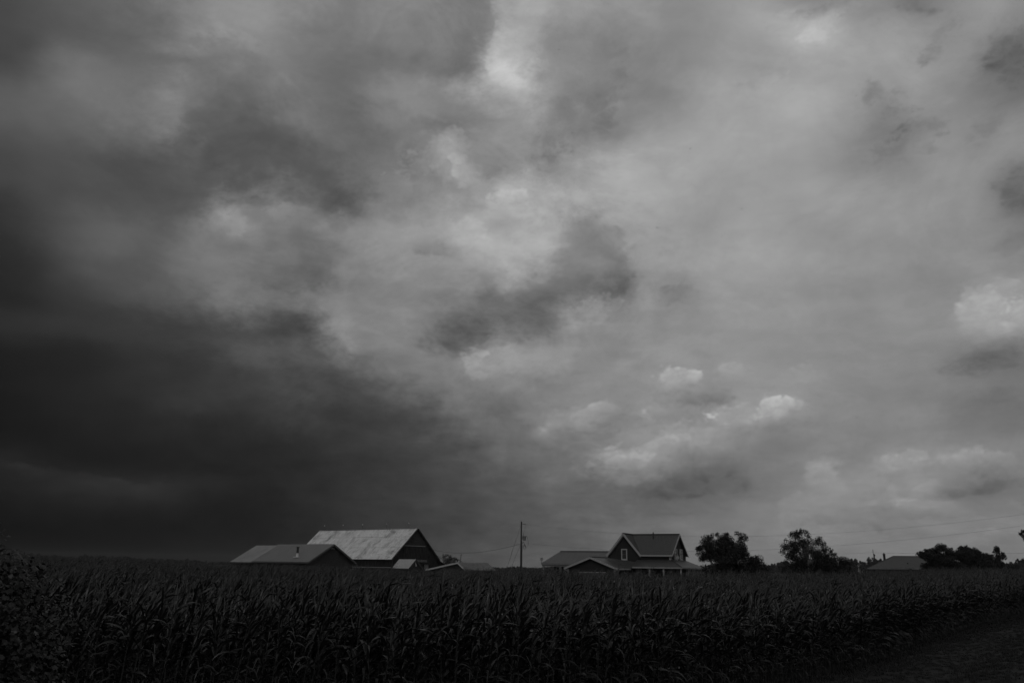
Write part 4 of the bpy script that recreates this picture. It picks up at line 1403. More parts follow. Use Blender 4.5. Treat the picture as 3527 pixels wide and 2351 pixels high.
    window(root, (0.03, 3.95, 4.58), 1.12, 1.2, (0, 1, 0), (1, 0, 0), 0.15)
    mb = MB()
    mb.tube([(-2.65, 2.25, 6.1), (-2.65, 2.25, 7.05)], 0.07, 8)
    mb.build('vent_pipe', M['black_iron'], root)

    # porch wrapped round the front and the right end
    p, zw, zp = 1.75, 3.93, 3.13
    outer = [(gx + gh - 0.2, -p, zp), (p, -p, zp), (p, W + p, zp), (-2, W + p, zp)]
    mb = MB()
    slab(mb, [(gx + gh - 0.3, -p, zp), (p, -p, zp), (0.063, -0.063, zw), (gx + gh - 0.3, -0.063, zw)], 0.08)
    slab(mb, [(p, -p, zp), (p, W + p, zp), (0.063, W + 0.06, zw), (0.063, -0.063, zw)], 0.08)
    slab(mb, [(p, W + p, zp), (-3, W + p, zp), (-3, W + 0.06, zw), (0.063, W + 0.06, zw)], 0.08)
    pr = mb.build('porch_roof', m_porch, root)
    mb = MB()
    mb.tube([(0.06, -0.06, zw + 0.02), (p, -p, zp + 0.02)], 0.04, 5)
    mb.build('hip_cap', m_porch, pr)
    mb = MB()
    mb.bar((gx + gh - 0.3, -p - 0.03, zp - 0.07), (p + 0.03, -p - 0.03, zp - 0.07), 0.06, 0.15)
    mb.bar((p + 0.03, -p, zp - 0.07), (p + 0.03, W + p, zp - 0.07), 0.06, 0.15)
    mb.build('porch_fascia', material('porch_fascia', 0.26, 0.5, 0.3, vary=0.1), root)
    posts = [(-1.95, -p + 0.15), (-0.35, -p + 0.15), (p - 0.15, -p + 0.15), (p - 0.15, 1.0), (p - 0.15, 2.8), (p - 0.15, 4.9), (p - 0.15, W + p - 0.3)]
    for (x, y) in posts:
        mb = MB()
        mb.box((x - 0.08, y - 0.08, zb), (x + 0.08, y + 0.08, zp - 0.1))
        mb.build('porch_post', M['white_paint'], root)
    mb = MB()
    mb.box((gx + gh, -p, zb - 0.2), (p, -0.06, zb + 0.35))
    mb.box((0.07, -0.06, zb - 0.2), (p, W + p, zb + 0.35))
    mb.build('porch_floor', M['dark_paint'], root)
    window(root, (-2.75, 0.0, 2.15), 1.5, 1.3, (1, 0, 0), (0, -1, 0), 0.12)
    window(root, (-3.15 + 2.4, 0.0, 2.15), 0.9, 1.3, (1, 0, 0), (0, -1, 0), 0.10)

    # garage-like front wing with the low wide gable
    yx, hw, za, zl = -5.5, 3.12, 4.10, 2.92
    cx = -7.28
    mb = MB()
    mb.prism([(cx - hw + .25, yx, zb), (cx + hw - .25, yx, zb), (cx + hw - .25, yx, zl + 0.05), (cx, yx, za - 0.14), (cx - hw + .25, yx, zl + 0.05)], (0, 5.4, 0))
    mb.build('front_wing_wall', m_side, root)
    mb = MB()
    strips(mb, [(cx - hw + .25, yx, zb), (cx + hw - .25, yx, zb), (cx + hw - .25, yx, zl + 0.05), (cx, yx, za - 0.16), (cx - hw + .25, yx, zl + 0.05)], (0, 0, 1), 0.16, 0.012, (0, -1, 0), 0.03, 0.15, 3)
    mb.build('clapboard', m_side, root, kind='stuff')
    for sx in (-1, 1):
        x1 = cx + sx * hw
        poly = [(cx, yx - 0.3, za), (x1, yx - 0.3, zl), (x1, -0.064, zl), (cx, -0.064, za)]
        if sx < 0:
            poly = [(cx, 0.4, za), (x1, 0.4, zl), (x1, yx - 0.3, zl), (cx, yx - 0.3, za)]
        else:
            # the right slope runs on into the porch roof
            poly = [(cx, yx - 0.3, za), (x1, yx - 0.3, zl), (x1, -p + 0.1, zl), (cx + 0.6, -0.07, za - 0.05), (cx, -0.07, za)]
        mb = MB()
        pts = [Vector(q_) for q_ in poly]
        if sx > 0:
            slab(mb, [pts[0], pts[1], pts[2], Vector((cx, -p + 0.1, za))], 0.09)
            slab(mb, [Vector((cx, -p + 0.1, za + 0.001)), Vector((x1, -p + 0.1, zl + 0.001)), Vector((gx + gh - 0.3, -0.07, zw - 0.3)), Vector((cx, -0.07, za + 0.001))], 0.05)
        else:
            slab(mb, pts, 0.09)
        mb.build('front_wing_roof', m_porch, root)
        mb = MB()
        mb.bar((cx, yx - 0.33, za - 0.09), (x1, yx - 0.33, zl - 0.09), 0.05, 0.2)
        mb.build('bargeboard', M['white_paint'], root)
        mb = MB()
        mb.bar((x1 + sx * 0.02, yx - 0.3, zl - 0.07), (x1 + sx * 0.02, -p + 0.2, zl - 0.07), 0.06, 0.15)
        mb.build('gutter', M['white_paint'], root)
        mb = MB()
        xp = x1 - sx * 0.35
        mb.box((xp - 0.11, yx - 0.12, zb), (xp + 0.11, yx - 0.03, zl - 0.1))
        mb.tube([(xp, yx - 0.2, zl - 0.55), (xp - sx * 0.06, yx - 0.25, zl - 0.35), (x1, yx - 0.28, zl - 0.15)], 0.045, 6)
        mb.build('corner_board', M['white_paint'], root)
    mb = MB()
    mb.bar((cx, yx - 0.3, za + 0.02), (cx, 0.3, za + 0.02), 0.2, 0.04)
    mb.build('ridge_cap', material('dark_ridge_cap', 0.03, 0.5, 0.3, vary=0.2), root)
    mb = MB()
    mb.box((-8.75, yx - 0.09, 2.43), (-5.6, yx - 0.03, 2.53))
    d = mb.build('door_lintel', M['white_paint'], root)
    mb = MB()
    for k in range(4):
        mb.box((-8.65, yx - 0.07, 0.06 + k * 0.59), (-5.7, yx - 0.03, 0.06 + k * 0.59 + 0.57))
    mb.build('garage_door', material('garage_door', 0.12, 0.6, 0.3, vary=0.1), root)

    # long left wing, porch open at its far end
    yr, yf, x0, xr0, zt, zl2 = 2.5, -0.5, -15.75, -14.6, 4.86, 3.42
    mb = MB()
    pts_f = [(x0, yf, zl2), (-Lf + 0.02, yf, zl2), (-Lf + 0.02, yr, zt), (xr0, yr, zt)]
    n = slab(mb, pts_f, 0.1)
    slab(mb, [(-Lf, 5.5, zl2), (x0, 5.5, zl2), (xr0, yr, zt), (-Lf, yr, zt)], 0.1)
    slab(mb, [(x0, 5.5, zl2), (x0, yf, zl2), (xr0, yr, zt)], 0.1)
    wr = mb.build('wing_roof', m_wing, root)
    mb = MB()
    ribs(mb, pts_f, (1, 0, 0), 0.23, 0.035, n, 0.03)
    mb.build('rib', m_wing, wr, kind='stuff')
    mb = MB()
    mb.bar((xr0, yr, zt + 0.02), (-Lf, yr, zt + 0.02), 0.24, 0.06)
    mb.build('ridge_cap', material('wing_ridge', 0.025, 0.5, 0.3, vary=0.2), wr)
    mb = MB()
    mb.bar((x0, yf - 0.02, zl2 - 0.08), (-Lf, yf - 0.02, zl2 - 0.08), 0.05, 0.14)
    mb.bar((x0 + 0.05, yf + 0.12, zl2 - 0.26), (-Lf, yf + 0.12, zl2 - 0.26), 0.10, 0.2)
    mb.bar((x0 - 0.02, yf, zl2 - 0.08), (x0 - 0.02, 5.5, zl2 - 0.08), 0.05, 0.14)
    mb.build('gutter', material('wing_gutter', 0.2, 0.5, 0.3, vary=0.1), root)
    mb = MB()
    mb.prism([(-14.4, 0.25, zb), (-Lf, 0.25, zb), (-Lf, 0.25, 3.3), (-14.4, 0.25, 3.3)], (0, 5.0, 0))
    mb.build('wing_wall', m_side, root)
    for (x, y) in ((-15.5, yf + 0.14), (-15.5, 5.2), (-13.3, yf + 0.14), (-12.3, yf + 0.14), (-11.2, yf + 0.14)):
        mb = MB()
        mb.box((x - 0.09, y - 0.09, zb), (x + 0.09, y + 0.09, zl2 - 0.34))
        mb.build('porch_post', material('wing_post', 0.17, 0.6, 0.3, vary=0.15), root)
    window(root, (-13.9, 0.25, 2.35), 0.55, 1.3, (1, 0, 0), (0, -1, 0), 0.08)
    window(root, (-12.75, 0.25, 2.3), 0.8, 1.5, (1, 0, 0), (0, -1, 0), 0.10)
    tag(root, 'dark clapboard farmhouse with white-edged gables, metal roofs and a wrap-around porch', 'house')


farmhouse()


def dish(name_loc, rz, tilt, r, label, mast):
    root = empty('satellite_dish', name_loc, rz)
    mb = MB()
    rings, sides = 4, 18
    th = 0.02
    for back in (0, 1):
        k = len(mb.v)
        mb.v.append((0, 0.0 + back * th, 0))
        for i in range(1, rings + 1):
            q_ = r * i / rings
            for j in range(sides):
                a = 2 * math.pi * j / sides
                mb.v.append((q_ * math.cos(a), -0.35 * q_ * q_ / r + back * th, 1.08 * q_ * math.sin(a)))
        for j in range(sides):
            mb.f.append([k, k + 1 + j, k + 1 + (j + 1) % sides])
        for i in range(rings - 1):
            for j in range(sides):
                a, b = k + 1 + i * sides + j, k + 1 + i * sides + (j + 1) % sides
                mb.f.append([a, a + sides, b + sides, b])
    o = mb.build('reflector', M['dish'], root, smooth=True)
    o.location = (0, 0, mast)
    o.rotation_euler = (tilt, 0, 0)
    mb = MB()
    mb.tube([(0, 0.04, -r * 0.9), (0, -r * 0.8, -r * 0.35)], 0.015, 5)
    mb.box((-0.035, -r * 0.86, -r * 0.42), (0.035, -r * 0.72, -r * 0.28))
    a = mb.build('feed_arm', M['black_iron'], root)
    a.location = (0, 0, mast)
    a.rotation_euler = (tilt, 0, 0)
    mb = MB()
    mb.tube([(0, 0.12, 0), (0, 0.12, mast), (0, 0.02, mast + 0.02)], 0.028, 6)
    mb.build('mast', M['black_iron'], root)
    tag(root, label, 'satellite dish')


# on the eave corner of the left wing, and on the porch roof below the end windows
c28, s28 = math.cos(R(-28)), math.sin(R(-28))


def house_pt(x, y, z):
    return (18.05 + x * c28 - y * s28, 92.0 + x * s28 + y * c28, z)


dish(house_pt(-15.78, -0.35, 3.40), R(10), R(-18), 0.2, 'small satellite dish against the sky at the left eave corner of the house', 0.44)
dish(house_pt(0.42, 0.95, 3.76), R(25), R(-18), 0.26, 'satellite dish on the porch roof below the end windows', 0.48)


# ------------------------------------------------------------------ bungalow half hidden on the right
def bungalow():
    bx, by = 62.6, 130.0
    g = float(terrain(bx, by))
    root = empty('bungalow', (bx, by, 0.0), R(-24))
    m_wall = material('bungalow_wall', 0.04, 0.8, 0.2, vary=0.3)
    m_roof = material('bungalow_roof_shingle', 0.075, 0.8, 0.2, vary=0.2, scale=(2, 2, 8), nscale=1.5, ndetail=5, root=root)
    zr, ze = 5.46, 3.58
    mb = MB()
    mb.box((-5.6, -3.7, g - 0.3), (5.6, 3.7, ze - 0.05))
    mb.build('wall', m_wall, root)
    e = [(-5.7, -4.2, ze), (6.2, -4.2, ze), (6.2, 4.2, ze), (-5.7, 4.2, ze)]
    r0, r1 = (-1.75, 0, zr), (1.75, 0, zr)
    mb = MB()
    slab(mb, [e[0], e[1], r1, r0], 0.12)
    slab(mb, [e[1], e[2], r1], 0.12)
    slab(mb, [e[2], e[3], r0, r1], 0.12)
    slab(mb, [e[3], e[0], r0], 0.12)
    ro = mb.build('roof', m_roof, root)
    mb = MB()
    for a, b in ((e[0], r0), (e[1], r1), (r0, r1)):
        mb.tube([(a[0], a[1], a[2] + 0.02), (b[0], b[1], b[2] + 0.02)], 0.06, 5)
    mb.build('ridge_cap', material('bungalow_ridge', 0.04, 0.8, 0.2, vary=0.2), ro)
    mb = MB()
    mb.bar((-5.7, -4.22, ze - 0.07), (0.2, -4.22, ze - 0.07), 0.05, 0.15)
    mb.build('fascia', material('bungalow_fascia', 0.16, 0.6, 0.3, vary=0.1), root)
    mb = MB()
    mb.box((-3.2, 0.3, 4.2), (-2.85, 0.65, 5.75))
    c = mb.build('chimney', material('chimney_brick', 0.035, 0.9, 0.1, vary=0.4, nscale=6), root)
    mb = MB()
    mb.box((-3.25, 0.25, 5.75), (-2.8, 0.70, 5.83))
    mb.tube([(-3.03, 0.48, 5.83), (-3.03, 0.48, 5.97)], [0.11, 0.08], 8)
    mb.build('chimney_cap', M['black_iron'], c)
    mb = MB()
    mb.tube([(0.15, -2.6, 4.1), (0.15, -2.6, 4.48)], 0.09, 8)
    mb.build('roof_vent', M['black_iron'], root)
    # dark porch set against the right half of the front
    mb = MB()
    slab(mb, [(0.6, -5.6, 3.42), (6.2, -5.6, 3.42), (6.2, -3.9, 3.76), (0.6, -3.9, 3.76)], 0.1)
    mb.build('porch_roof', M['black_iron'], root)
    for x in (0.8, 3.4, 6.0):
        mb = MB()
        mb.box((x - 0.06, -5.45, g - 0.2), (x + 0.06, -5.33, 3.36))
        mb.build('porch_post', M['dark_paint'], root)
    tag(root, 'hip-roofed bungalow with a tall dark chimney half hidden by trees on the right', 'house')


bungalow()





def sub_clumps(clumps, rng, per=16, rr=(0.26, 0.44)):
    """ragged smaller clumps over and inside the main ellipsoids"""
    out = []
    for (cx, cy, cz, rx, ry, rz) in clumps:
        k = per if isinstance(per, int) else per
        d = rng.normal(size=(k, 3)); d /= np.linalg.norm(d, axis=1, keepdims=True)
        rad = rng.uniform(0.45, 1.0, k) ** 0.6
        for j in range(k):
            f = rng.uniform(*rr)
            out.append((cx + d[j, 0] * rx * rad[j], cy + d[j, 1] * ry * rad[j], cz + d[j, 2] * rz * rad[j], rx * f, ry * f, rz * f))
    return out


def crown_points(subs, density, rng):
    P, N = [], []
    for (cx, cy, cz, rx, ry, rz) in subs:
        area = (rx * ry + ry * rz + rx * rz) / 3
        k = max(12, int(density * area))
        d = rng.normal(size=(k, 3)); d /= np.linalg.norm(d, axis=1, keepdims=True)
        r = rng.uniform(0.15, 1.12, k) ** 0.5
        P.append(np.array([cx, cy, cz]) + d * r[:, None] * np.array([rx, ry, rz]))
        N.append(d + rng.normal(0, 0.6, (k, 3)) + np.array([0, 0, 0.5]))
    return np.concatenate(P), np.concatenate(N)


def tree(name, label, cat, base, clumps, seed, leaves='tree_leaf', leaf=0.13, density=735, per=16, rr=(0.26, 0.44), trunk_r=0.14, bark='bark', group=None, limbs=True, forks=1, spray=0):
    rng = np.random.default_rng(seed)
    bx, by = base
    bz = float(terrain(bx, by))
    root = empty(name, (bx, by, bz))
    loc = [(c[0] - bx, c[1] - by, c[2] - bz) + tuple(c[3:]) for c in clumps]
    subs = sub_clumps(loc, rng, per, rr)
    top = max(c[2] for c in loc)
    if spray:
        # thin upright shoots breaking the outline
        for _ in range(spray):
            c = loc[rng.integers(len(loc))]
            a = rng.uniform(0, 6.28)
            e = rng.uniform(0.1, 1.35)
            p = (c[0] + c[3] * math.cos(a) * math.cos(e) * 1.02, c[1] + c[4] * math.sin(a) * math.cos(e), c[2] + c[5] * math.sin(e) * 1.02)
            f = rng.uniform(0.08, 0.16)
            subs.append((p[0], p[1], p[2], c[3] * f, c[4] * f, c[5] * f * 1.6))
    P, N = crown_points(subs, density, rng)
    keep = P[:, 2] > 0.15
    v, f = leaf_cards(P[keep], N[keep], leaf, rng)
    o = put(bpy.data.objects.new('crown', np_mesh('crown', v, f, M[leaves])), root)
    o['kind'] = 'stuff'
    mb = MB()
    cx = sum(c[0] for c in loc) / len(loc); cy = sum(c[1] for c in loc) / len(loc)
    h = top * 0.62
    for k in range(forks):
        a = 2 * math.pi * k / max(forks, 1)
        dx, dy = (0.12 * math.cos(a), 0.12 * math.sin(a)) if forks > 1 else (0, 0)
        lean = 0.12 * h if forks > 1 else 0
        mb.tube([(dx, dy, -0.2), (dx + cx * 0.3 + math.cos(a) * lean * .5, dy + cy * 0.3 + math.sin(a) * lean * .5, h * 0.5), (cx * 0.8 + math.cos(a) * lean, cy * 0.8 + math.sin(a) * lean, h)],
                [trunk_r, trunk_r * 0.75, trunk_r * 0.4], 7)
    mb.build('trunk', M[bark], root, smooth=True)
    if limbs:
        mb = MB()
        for s in subs[:60]:
            z0 = min(h * 0.95, max(0.35, s[2] * rng.uniform(0.35, 0.6)))
            p0 = Vector((cx * 0.8 * z0 / h, cy * 0.8 * z0 / h, z0)); p2 = Vector(s[:3])
            p1 = p0.lerp(p2, 0.55) + Vector((0, 0, 0.12 * (p2 - p0).length))
            mb.tube([p0, p1, p2], [trunk_r * 0.35, trunk_r * 0.2, 0.012], 4, cap=False)
        mb.build('limb', M[bark], root, smooth=True, kind='stuff')
    tag(root, label, cat, group)
    return root


# ------------------------------------------------------------------ trees and shrubs beyond the maize
tree('tree', 'wide bushy dark tree with ragged feathery outline right of the farmhouse', 'tree', (23.6, 88),
     [(22.0, 88, 5.35, 1.75, 1.6, 1.25), (24.2, 88.3, 5.5, 1.55, 1.6, 1.3), (23.0, 88, 4.2, 2.4, 2.0, 1.6), (25.4, 88.2, 3.3, 1.55, 1.5, 1.3), (22.6, 87.8, 2.6, 1.9, 1.6, 1.6), (25.0, 88, 1.9, 2.2, 1.7, 1.6), (22.0, 88, 1.5, 1.4, 1.4, 1.3), (26.4, 88, 2.9, 1.15, 1.2, 0.9), (20.8, 88, 4.6, 0.8, 0.9, 0.8)],
     21, leaf=0.15, density=900, per=20, rr=(0.27, 0.42), spray=130, trunk_r=0.16, forks=3)
tree('tree', 'loose airy tree with sky showing through its leaning top left of the round shrub', 'tree', (32.6, 90),
     [(32.0, 90, 6.35, 1.05, 1.0, 0.95), (30.8, 90, 5.1, 1.15, 1.1, 1.1), (33.7, 90.2, 5.5, 1.3, 1.2, 1.05), (35.0, 90.1, 4.6, 0.8, 0.9, 0.8), (32.4, 90, 4.3, 1.9, 1.6, 1.6), (31.6, 90, 2.6, 1.7, 1.4, 1.6), (33.9, 90, 3.0, 1.8, 1.5, 1.6)],
     35, leaf=0.14, density=760, per=20, rr=(0.26, 0.42), spray=70, trunk_r=0.13, forks=3, bark='pale_bark')
tree('shrub', 'dense round dark shrub standing against the right side of the airy tree', 'shrub', (36.6, 92),
     [(36.5, 92, 3.6, 1.75, 1.5, 1.2), (36.6, 92, 2.2, 2.0, 1.6, 1.4)], 41, leaf=0.13, density=1400, per=24, trunk_r=0.09, forks=3, spray=14)
tree('shrub', 'low shrub tucked against the foot of the wide bushy tree', 'shrub', (28.0, 92),
     [(28.0, 92, 2.9, 0.75, 0.7, 0.75), (27.5, 92, 2.0, 1.0, 0.9, 1.0)], 43, leaf=0.12, density=1050, per=10, trunk_r=0.05, forks=2, spray=10)
tree('shrub', 'low wide shrub in the gap left of the airy tree', 'shrub', (30.9, 104),
     [(30.2, 104, 2.7, 1.3, 1.0, 0.8), (31.8, 104, 2.9, 1.1, 1.0, 0.9)], 44, leaf=0.13, density=875, per=12, trunk_r=0.05, forks=2, spray=12)
tree('tree', 'dark spreading tree half hiding the bungalow roof', 'tree', (61.9, 118),
     [(60.5, 118, 5.5, 1.35, 1.5, 0.75), (62.3, 118, 5.85, 1.6, 1.6, 0.9), (61.4, 118, 4.4, 2.3, 2.0, 1.2), (62.6, 118, 3.4, 2.0, 1.8, 1.4), (60.9, 118, 3.2, 1.6, 1.6, 1.2)], 51, leaf=0.19, density=800, per=22, rr=(0.34, 0.5), trunk_r=0.18, spray=30)
tree('tree', 'round dense dark tree between the spreading tree and the slim tree', 'tree', (66.0, 118),
     [(65.9, 118, 5.3, 1.9, 1.9, 1.35), (67.2, 118, 4.3, 1.7, 1.7, 1.5), (65.8, 118, 3.6, 2.4, 2.0, 1.5), (64.6, 118, 4.7, 1.3, 1.5, 1.2)], 52, leaf=0.19, density=850, per=24, rr=(0.34, 0.5), trunk_r=0.18, spray=26)
tree('tree', 'slim upright tree with bare gaps beside the round dark tree', 'tree', (69.9, 118),
     [(69.8, 118, 5.7, 0.75, 0.8, 1.1), (70.5, 118, 4.9, 0.7, 0.8, 1.1), (69.5, 118, 3.9, 0.6, 0.7, 1.0)], 53, leaf=0.19, density=700, per=12, trunk_r=0.12, spray=14)
tree('shrub', 'low broken shrub at the foot of the slim tree', 'shrub', (71.5, 118),
     [(70.9, 118, 3.6, 1.1, 1.0, 0.9), (72.3, 118, 3.5, 1.0, 1.0, 0.9)], 54, leaf=0.17, density=640, per=12, trunk_r=0.07, forks=2, spray=12)
tree('shrub', 'rounded shrub low against the sky near the right edge', 'shrub', (75.0, 122),
     [(74.6, 122, 3.3, 1.2, 1.0, 0.8), (76.6, 122, 3.0, 1.1, 1.0, 0.8)], 55, leaf=0.17, density=640, per=12, trunk_r=0.07, forks=2, spray=10)
tree('tree', 'tall tree whose outer leaves reach in at the right edge of the view', 'tree', (57.6, 88),
     [(55.6, 88, 7.0, 0.55, 0.6, 0.55), (57.4, 88, 7.2, 1.5, 1.5, 1.9), (57.6, 88, 5.0, 1.5, 1.4, 1.4)], 56, leaf=0.16, density=735, per=14, trunk_r=0.15, spray=20)
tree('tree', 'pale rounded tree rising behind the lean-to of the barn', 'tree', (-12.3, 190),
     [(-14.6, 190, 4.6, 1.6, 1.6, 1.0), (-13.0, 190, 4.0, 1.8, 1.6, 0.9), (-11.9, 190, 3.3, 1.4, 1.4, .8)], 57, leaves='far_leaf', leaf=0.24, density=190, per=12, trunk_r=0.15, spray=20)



def woods():
    """one far-off mass of trees along the horizon"""
    rng = np.random.default_rng(8)
    # azimuth (degrees), distance, tree-top height
    prof = [(-36, 560, 6.6), (-30, 560, 6.9), (-25, 580, 6.4), (-20, 600, 4.6), (-12, 640, 3.6), (-5, 640, 3.9), (-1, 640, 3.6), (2.2, 620, 3.6), (3.2, 560, 5.2), (4.2, 620, 3.4), (6, 620, 4.4),
            (12, 560, 6.5), (16, 520, 8.0), (20, 480, 8.5), (24, 460, 10.2), (28, 460, 9.4), (32, 440, 9.8), (37, 440, 9.6)]
    pa = np.array([p[0] for p in prof]); pd = np.array([p[1] for p in prof]); ph = np.array([p[2] for p in prof])
    P, N, S = [], [], []
    for a in np.arange(-36, 37, 0.19):
        for row in range(2):
            aa = a + rng.uniform(-0.15, 0.15)
            d = np.interp(aa, pa, pd) + row * 25 + rng.uniform(-14, 14)
            h = np.interp(aa, pa, ph) * (0.86 + 0.16 * math.sin(aa * 2.3) * math.sin(aa * 0.9 + 1) + rng.uniform(-0.1, 0.1) + (rng.uniform(0, 0.22) if rng.random() < 0.12 else 0))
            x, y = d * math.sin(R(aa)), d * math.cos(R(aa))
            g = float(terrain(x, y))
            w = rng.uniform(1.0, 1.9)
            pointed = rng.random() < 0.25
            k = 110
            t = rng.random(k) ** 0.8
            z = t * h
            rad = w * (1 - t ** 1.5) if pointed else w * 1.25 * np.sqrt(np.maximum(0.04, 1 - np.abs(2 * t - 0.95) ** 2.2))
            b = rng.uniform(0, 6.28, k); q_ = np.sqrt(rng.random(k)) * rad
            P.append(np.column_stack([x + q_ * np.cos(b), y + q_ * np.sin(b), g + t * max(h - g, 1.0)]))
            N.append(np.column_stack([np.cos(b), np.sin(b), np.full(k, 0.6)]) + rng.normal(0, 0.5, (k, 3)))
    P, N = np.concatenate(P), np.concatenate(N)
    v, f = leaf_cards(P, N, 1.15, rng, 0.8)
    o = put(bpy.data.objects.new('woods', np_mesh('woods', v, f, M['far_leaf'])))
    tag(o, 'far-off line of woods low along the horizon, greyed by the air', 'woods', kind='stuff')


woods()


# ------------------------------------------------------------------ leafy bush close on the left
def bush():
    rng = np.random.default_rng(77)
    bx, by = -6.1, 9.1
    root = empty('bush', (bx, by, float(terrain(bx, by))))
    main = [(-6.2, 9.2, 1.95, 1.3, 1.3, 1.05), (-5.95, 9.0, 0.9, 1.25, 1.3, 1.0), (-5.62, 9.0, 2.42, 0.6, 0.7, 0.52), (-5.33, 8.9, 1.75, 0.56, 0.7, 0.72), (-5.28, 8.8, 0.8, 0.62, 0.7, 0.8)]
    loc = [(c[0] - bx, c[1] - by, c[2] - 0.02) + c[3:] for c in main]
    subs = sub_clumps(loc, rng, 20, (0.25, 0.4)) + loc
    P, N = [], []
    for (cx, cy, cz, rx, ry, rz) in subs:
        k = int(1250 * (rx * ry + ry * rz + rx * rz) / 3) + 20
        d = rng.normal(size=(k, 3)); d /= np.linalg.norm(d, axis=1, keepdims=True)
        r = rng.uniform(0.8, 1.06, k)
        P.append(np.array([cx, cy, cz]) + d * r[:, None] * np.array([rx, ry, rz]))
        N.append(d * 0.6 + rng.normal(0, 0.5, (k, 3)) + np.array([0.1, -0.3, 0.55]))
    P, N = np.concatenate(P), np.concatenate(N)
    ok = P[:, 2] > 0.03
    P, N = P[ok], N[ok]
    # leaves that face the photographer on the outline are single parts
    W = P + np.array([bx, by, 0])
    az = np.degrees(np.arctan2(W[:, 0], W[:, 1]))
    inv = (az > -32.0) & (W[:, 2] > 1.55)
    front = np.argsort(W[:, 1] - 0.4 * W[:, 0] + np.where(inv, 0, 50))[:300]
    mask = np.zeros(len(P), bool); mask[front] = True
    v, f = leaf_cards(P[~mask], N[~mask], 0.058, rng, 0.7)
    o = put(bpy.data.objects.new('foliage', np_mesh('foliage', v, f, M['bush_leaf'])), root)
    o['kind'] = 'stuff'
    kinds = []
    for k in range(4):
        vv = np.array([(0, 0, 0), (-0.45, 0.30 + 0.05 * k, 0.08), (-0.30, 0.72, 0.06), (0, 1.0, -0.10 - 0.04 * k), (0.30, 0.72, 0.06), (0.45, 0.30 + 0.05 * k, 0.08), (0, 0.35, 0.0), (0, 0.7, 0.0)])
        vv[:, 1] -= 0.3
        me = bpy.data.meshes.new('leaf')
        me.from_pydata([tuple(x) for x in vv * 0.062], [], [(0, 6, 1), (1, 6, 7, 2), (2, 7, 3), (0, 5, 6), (5, 4, 7, 6), (4, 3, 7)])
        me.materials.append(M['bush_leaf'])
        kinds.append(me)
    for i in front:
        o = put(bpy.data.objects.new('leaf', kinds[rng.integers(4)]), root, P[i])
        qn = Vector(N[i]).to_track_quat('Z', 'Y')
        o.rotation_euler = (qn.to_matrix().to_4x4() @ Matrix.Rotation(rng.uniform(0, 6.28), 4, 'Z')).to_euler()
        s = rng.uniform(0.8, 1.3)
        o.scale = (s, s, s)
    mb = MB()
    for k in range(9):
        a = k * 0.7
        x, y = 0.15 * math.cos(a), 0.15 * math.sin(a)
        mb.tube([(x, y, -0.1), (x * 3, y * 3, 0.9), (x * 6, y * 6, 1.9 + 0.3 * math.sin(k))], [0.025, 0.018, 0.008], 5)
    mb.build('stem', M['bark'], root, smooth=True)
    tag(root, 'leafy dark bush close by at the left edge, in front of the maize', 'bush')


bush()



# ------------------------------------------------------------------ poles and wires
def utility_pole():
    px, py = 1.48, 100.0
    root = empty('utility_pole', (px, py, 0.0))
    mb = MB()
    mb.tube([(0.03, 0, -0.5), (0.0, 0, 4.0), (0.0, 0, 8.30)], [0.125, 0.105, 0.085], 10)
    mb.build('post', M['pole_wood'], root, smooth=True)
    mb = MB()
    mb.tube([(0.13, -0.06, -0.3), (0.13, -0.06, 5.6)], 0.04, 6)
    mb.build('conduit', M['transformer'], root)
    mb = MB()
    mb.tube([(0.37, -0.03, 6.05), (0.37, -0.03, 6.55)], [0.20, 0.23], 12)
    mb.tube([(0.37, -0.03, 6.55), (0.37, -0.03, 6.60)], [0.25, 0.22], 12)
    mb.box((0.12, -0.06, 6.2), (0.2, 0.06, 6.45))
    t = mb.build('transformer', M['transformer'], root)
    mb = MB()
    mb.tube([(0.25, -0.03, 6.58), (0.25, -0.03, 6.95)], [0.035, 0.02], 6)
    mb.tube([(0.57, -0.03, 6.52), (0.66, -0.03, 6.56)], [0.03, 0.05], 6)
    mb.build('bushing', M['black_iron'], t)
    mb = MB()
    mb.tube([(0.12, 0, 8.03), (0.55, 0, 7.97)], [0.03, 0.045], 6)
    mb.tube([(0.1, 0, 5.72), (0.2, 0, 5.72)], [0.06, 0.06], 6)
    mb.build('insulator', M['black_iron'], root)
    mb = MB()
    mb.tube([(0.55, 0, 7.97), (0.50, 0, 7.5), (0.36, -0.03, 6.98)], 0.01, 4)
    mb.tube([(0.64, -0.03, 6.55), (0.82, -0.03, 6.2), (0.88, -0.03, 5.85), (0.8, -0.03, 5.4), (0.62, -0.05, 5.15)], 0.016, 5)
    pts = []
    for k in range(21):
        a = 2 * math.pi * k / 10
        pts.append((0.40 + 0.14 * math.cos(a) + 0.02 * math.sin(k), -0.06 - 0.004 * k, 5.30 + 0.26 * math.sin(a)))
    mb.tube(pts, 0.016, 5)
    mb.tube([(0.1, -0.05, 5.9), (0.3, -0.06, 5.85), (0.44, -0.06, 5.5), (0.46, -0.06, 5.3)], 0.03, 5)
    mb.build('loop_cable', M['black_iron'], root)
    mb = MB()
    mb.tube([(-0.1, 0, 7.75), (-2.6, 0.5, 0.0)], 0.014, 4)
    mb.tube([(-0.12, 0, 5.45), (-1.55, 0.3, 1.9), (-2.3, 0.4, 0.0)], 0.014, 4)
    mb.tube([(-0.95, 0.17, 5.15), (-1.2, 0.23, 4.35)], 0.024, 5)
    mb.build('guy_wire', M['wire'], root)
    tag(root, 'tall wooden utility pole with transformer can standing left of the farmhouse', 'utility pole')


utility_pole()


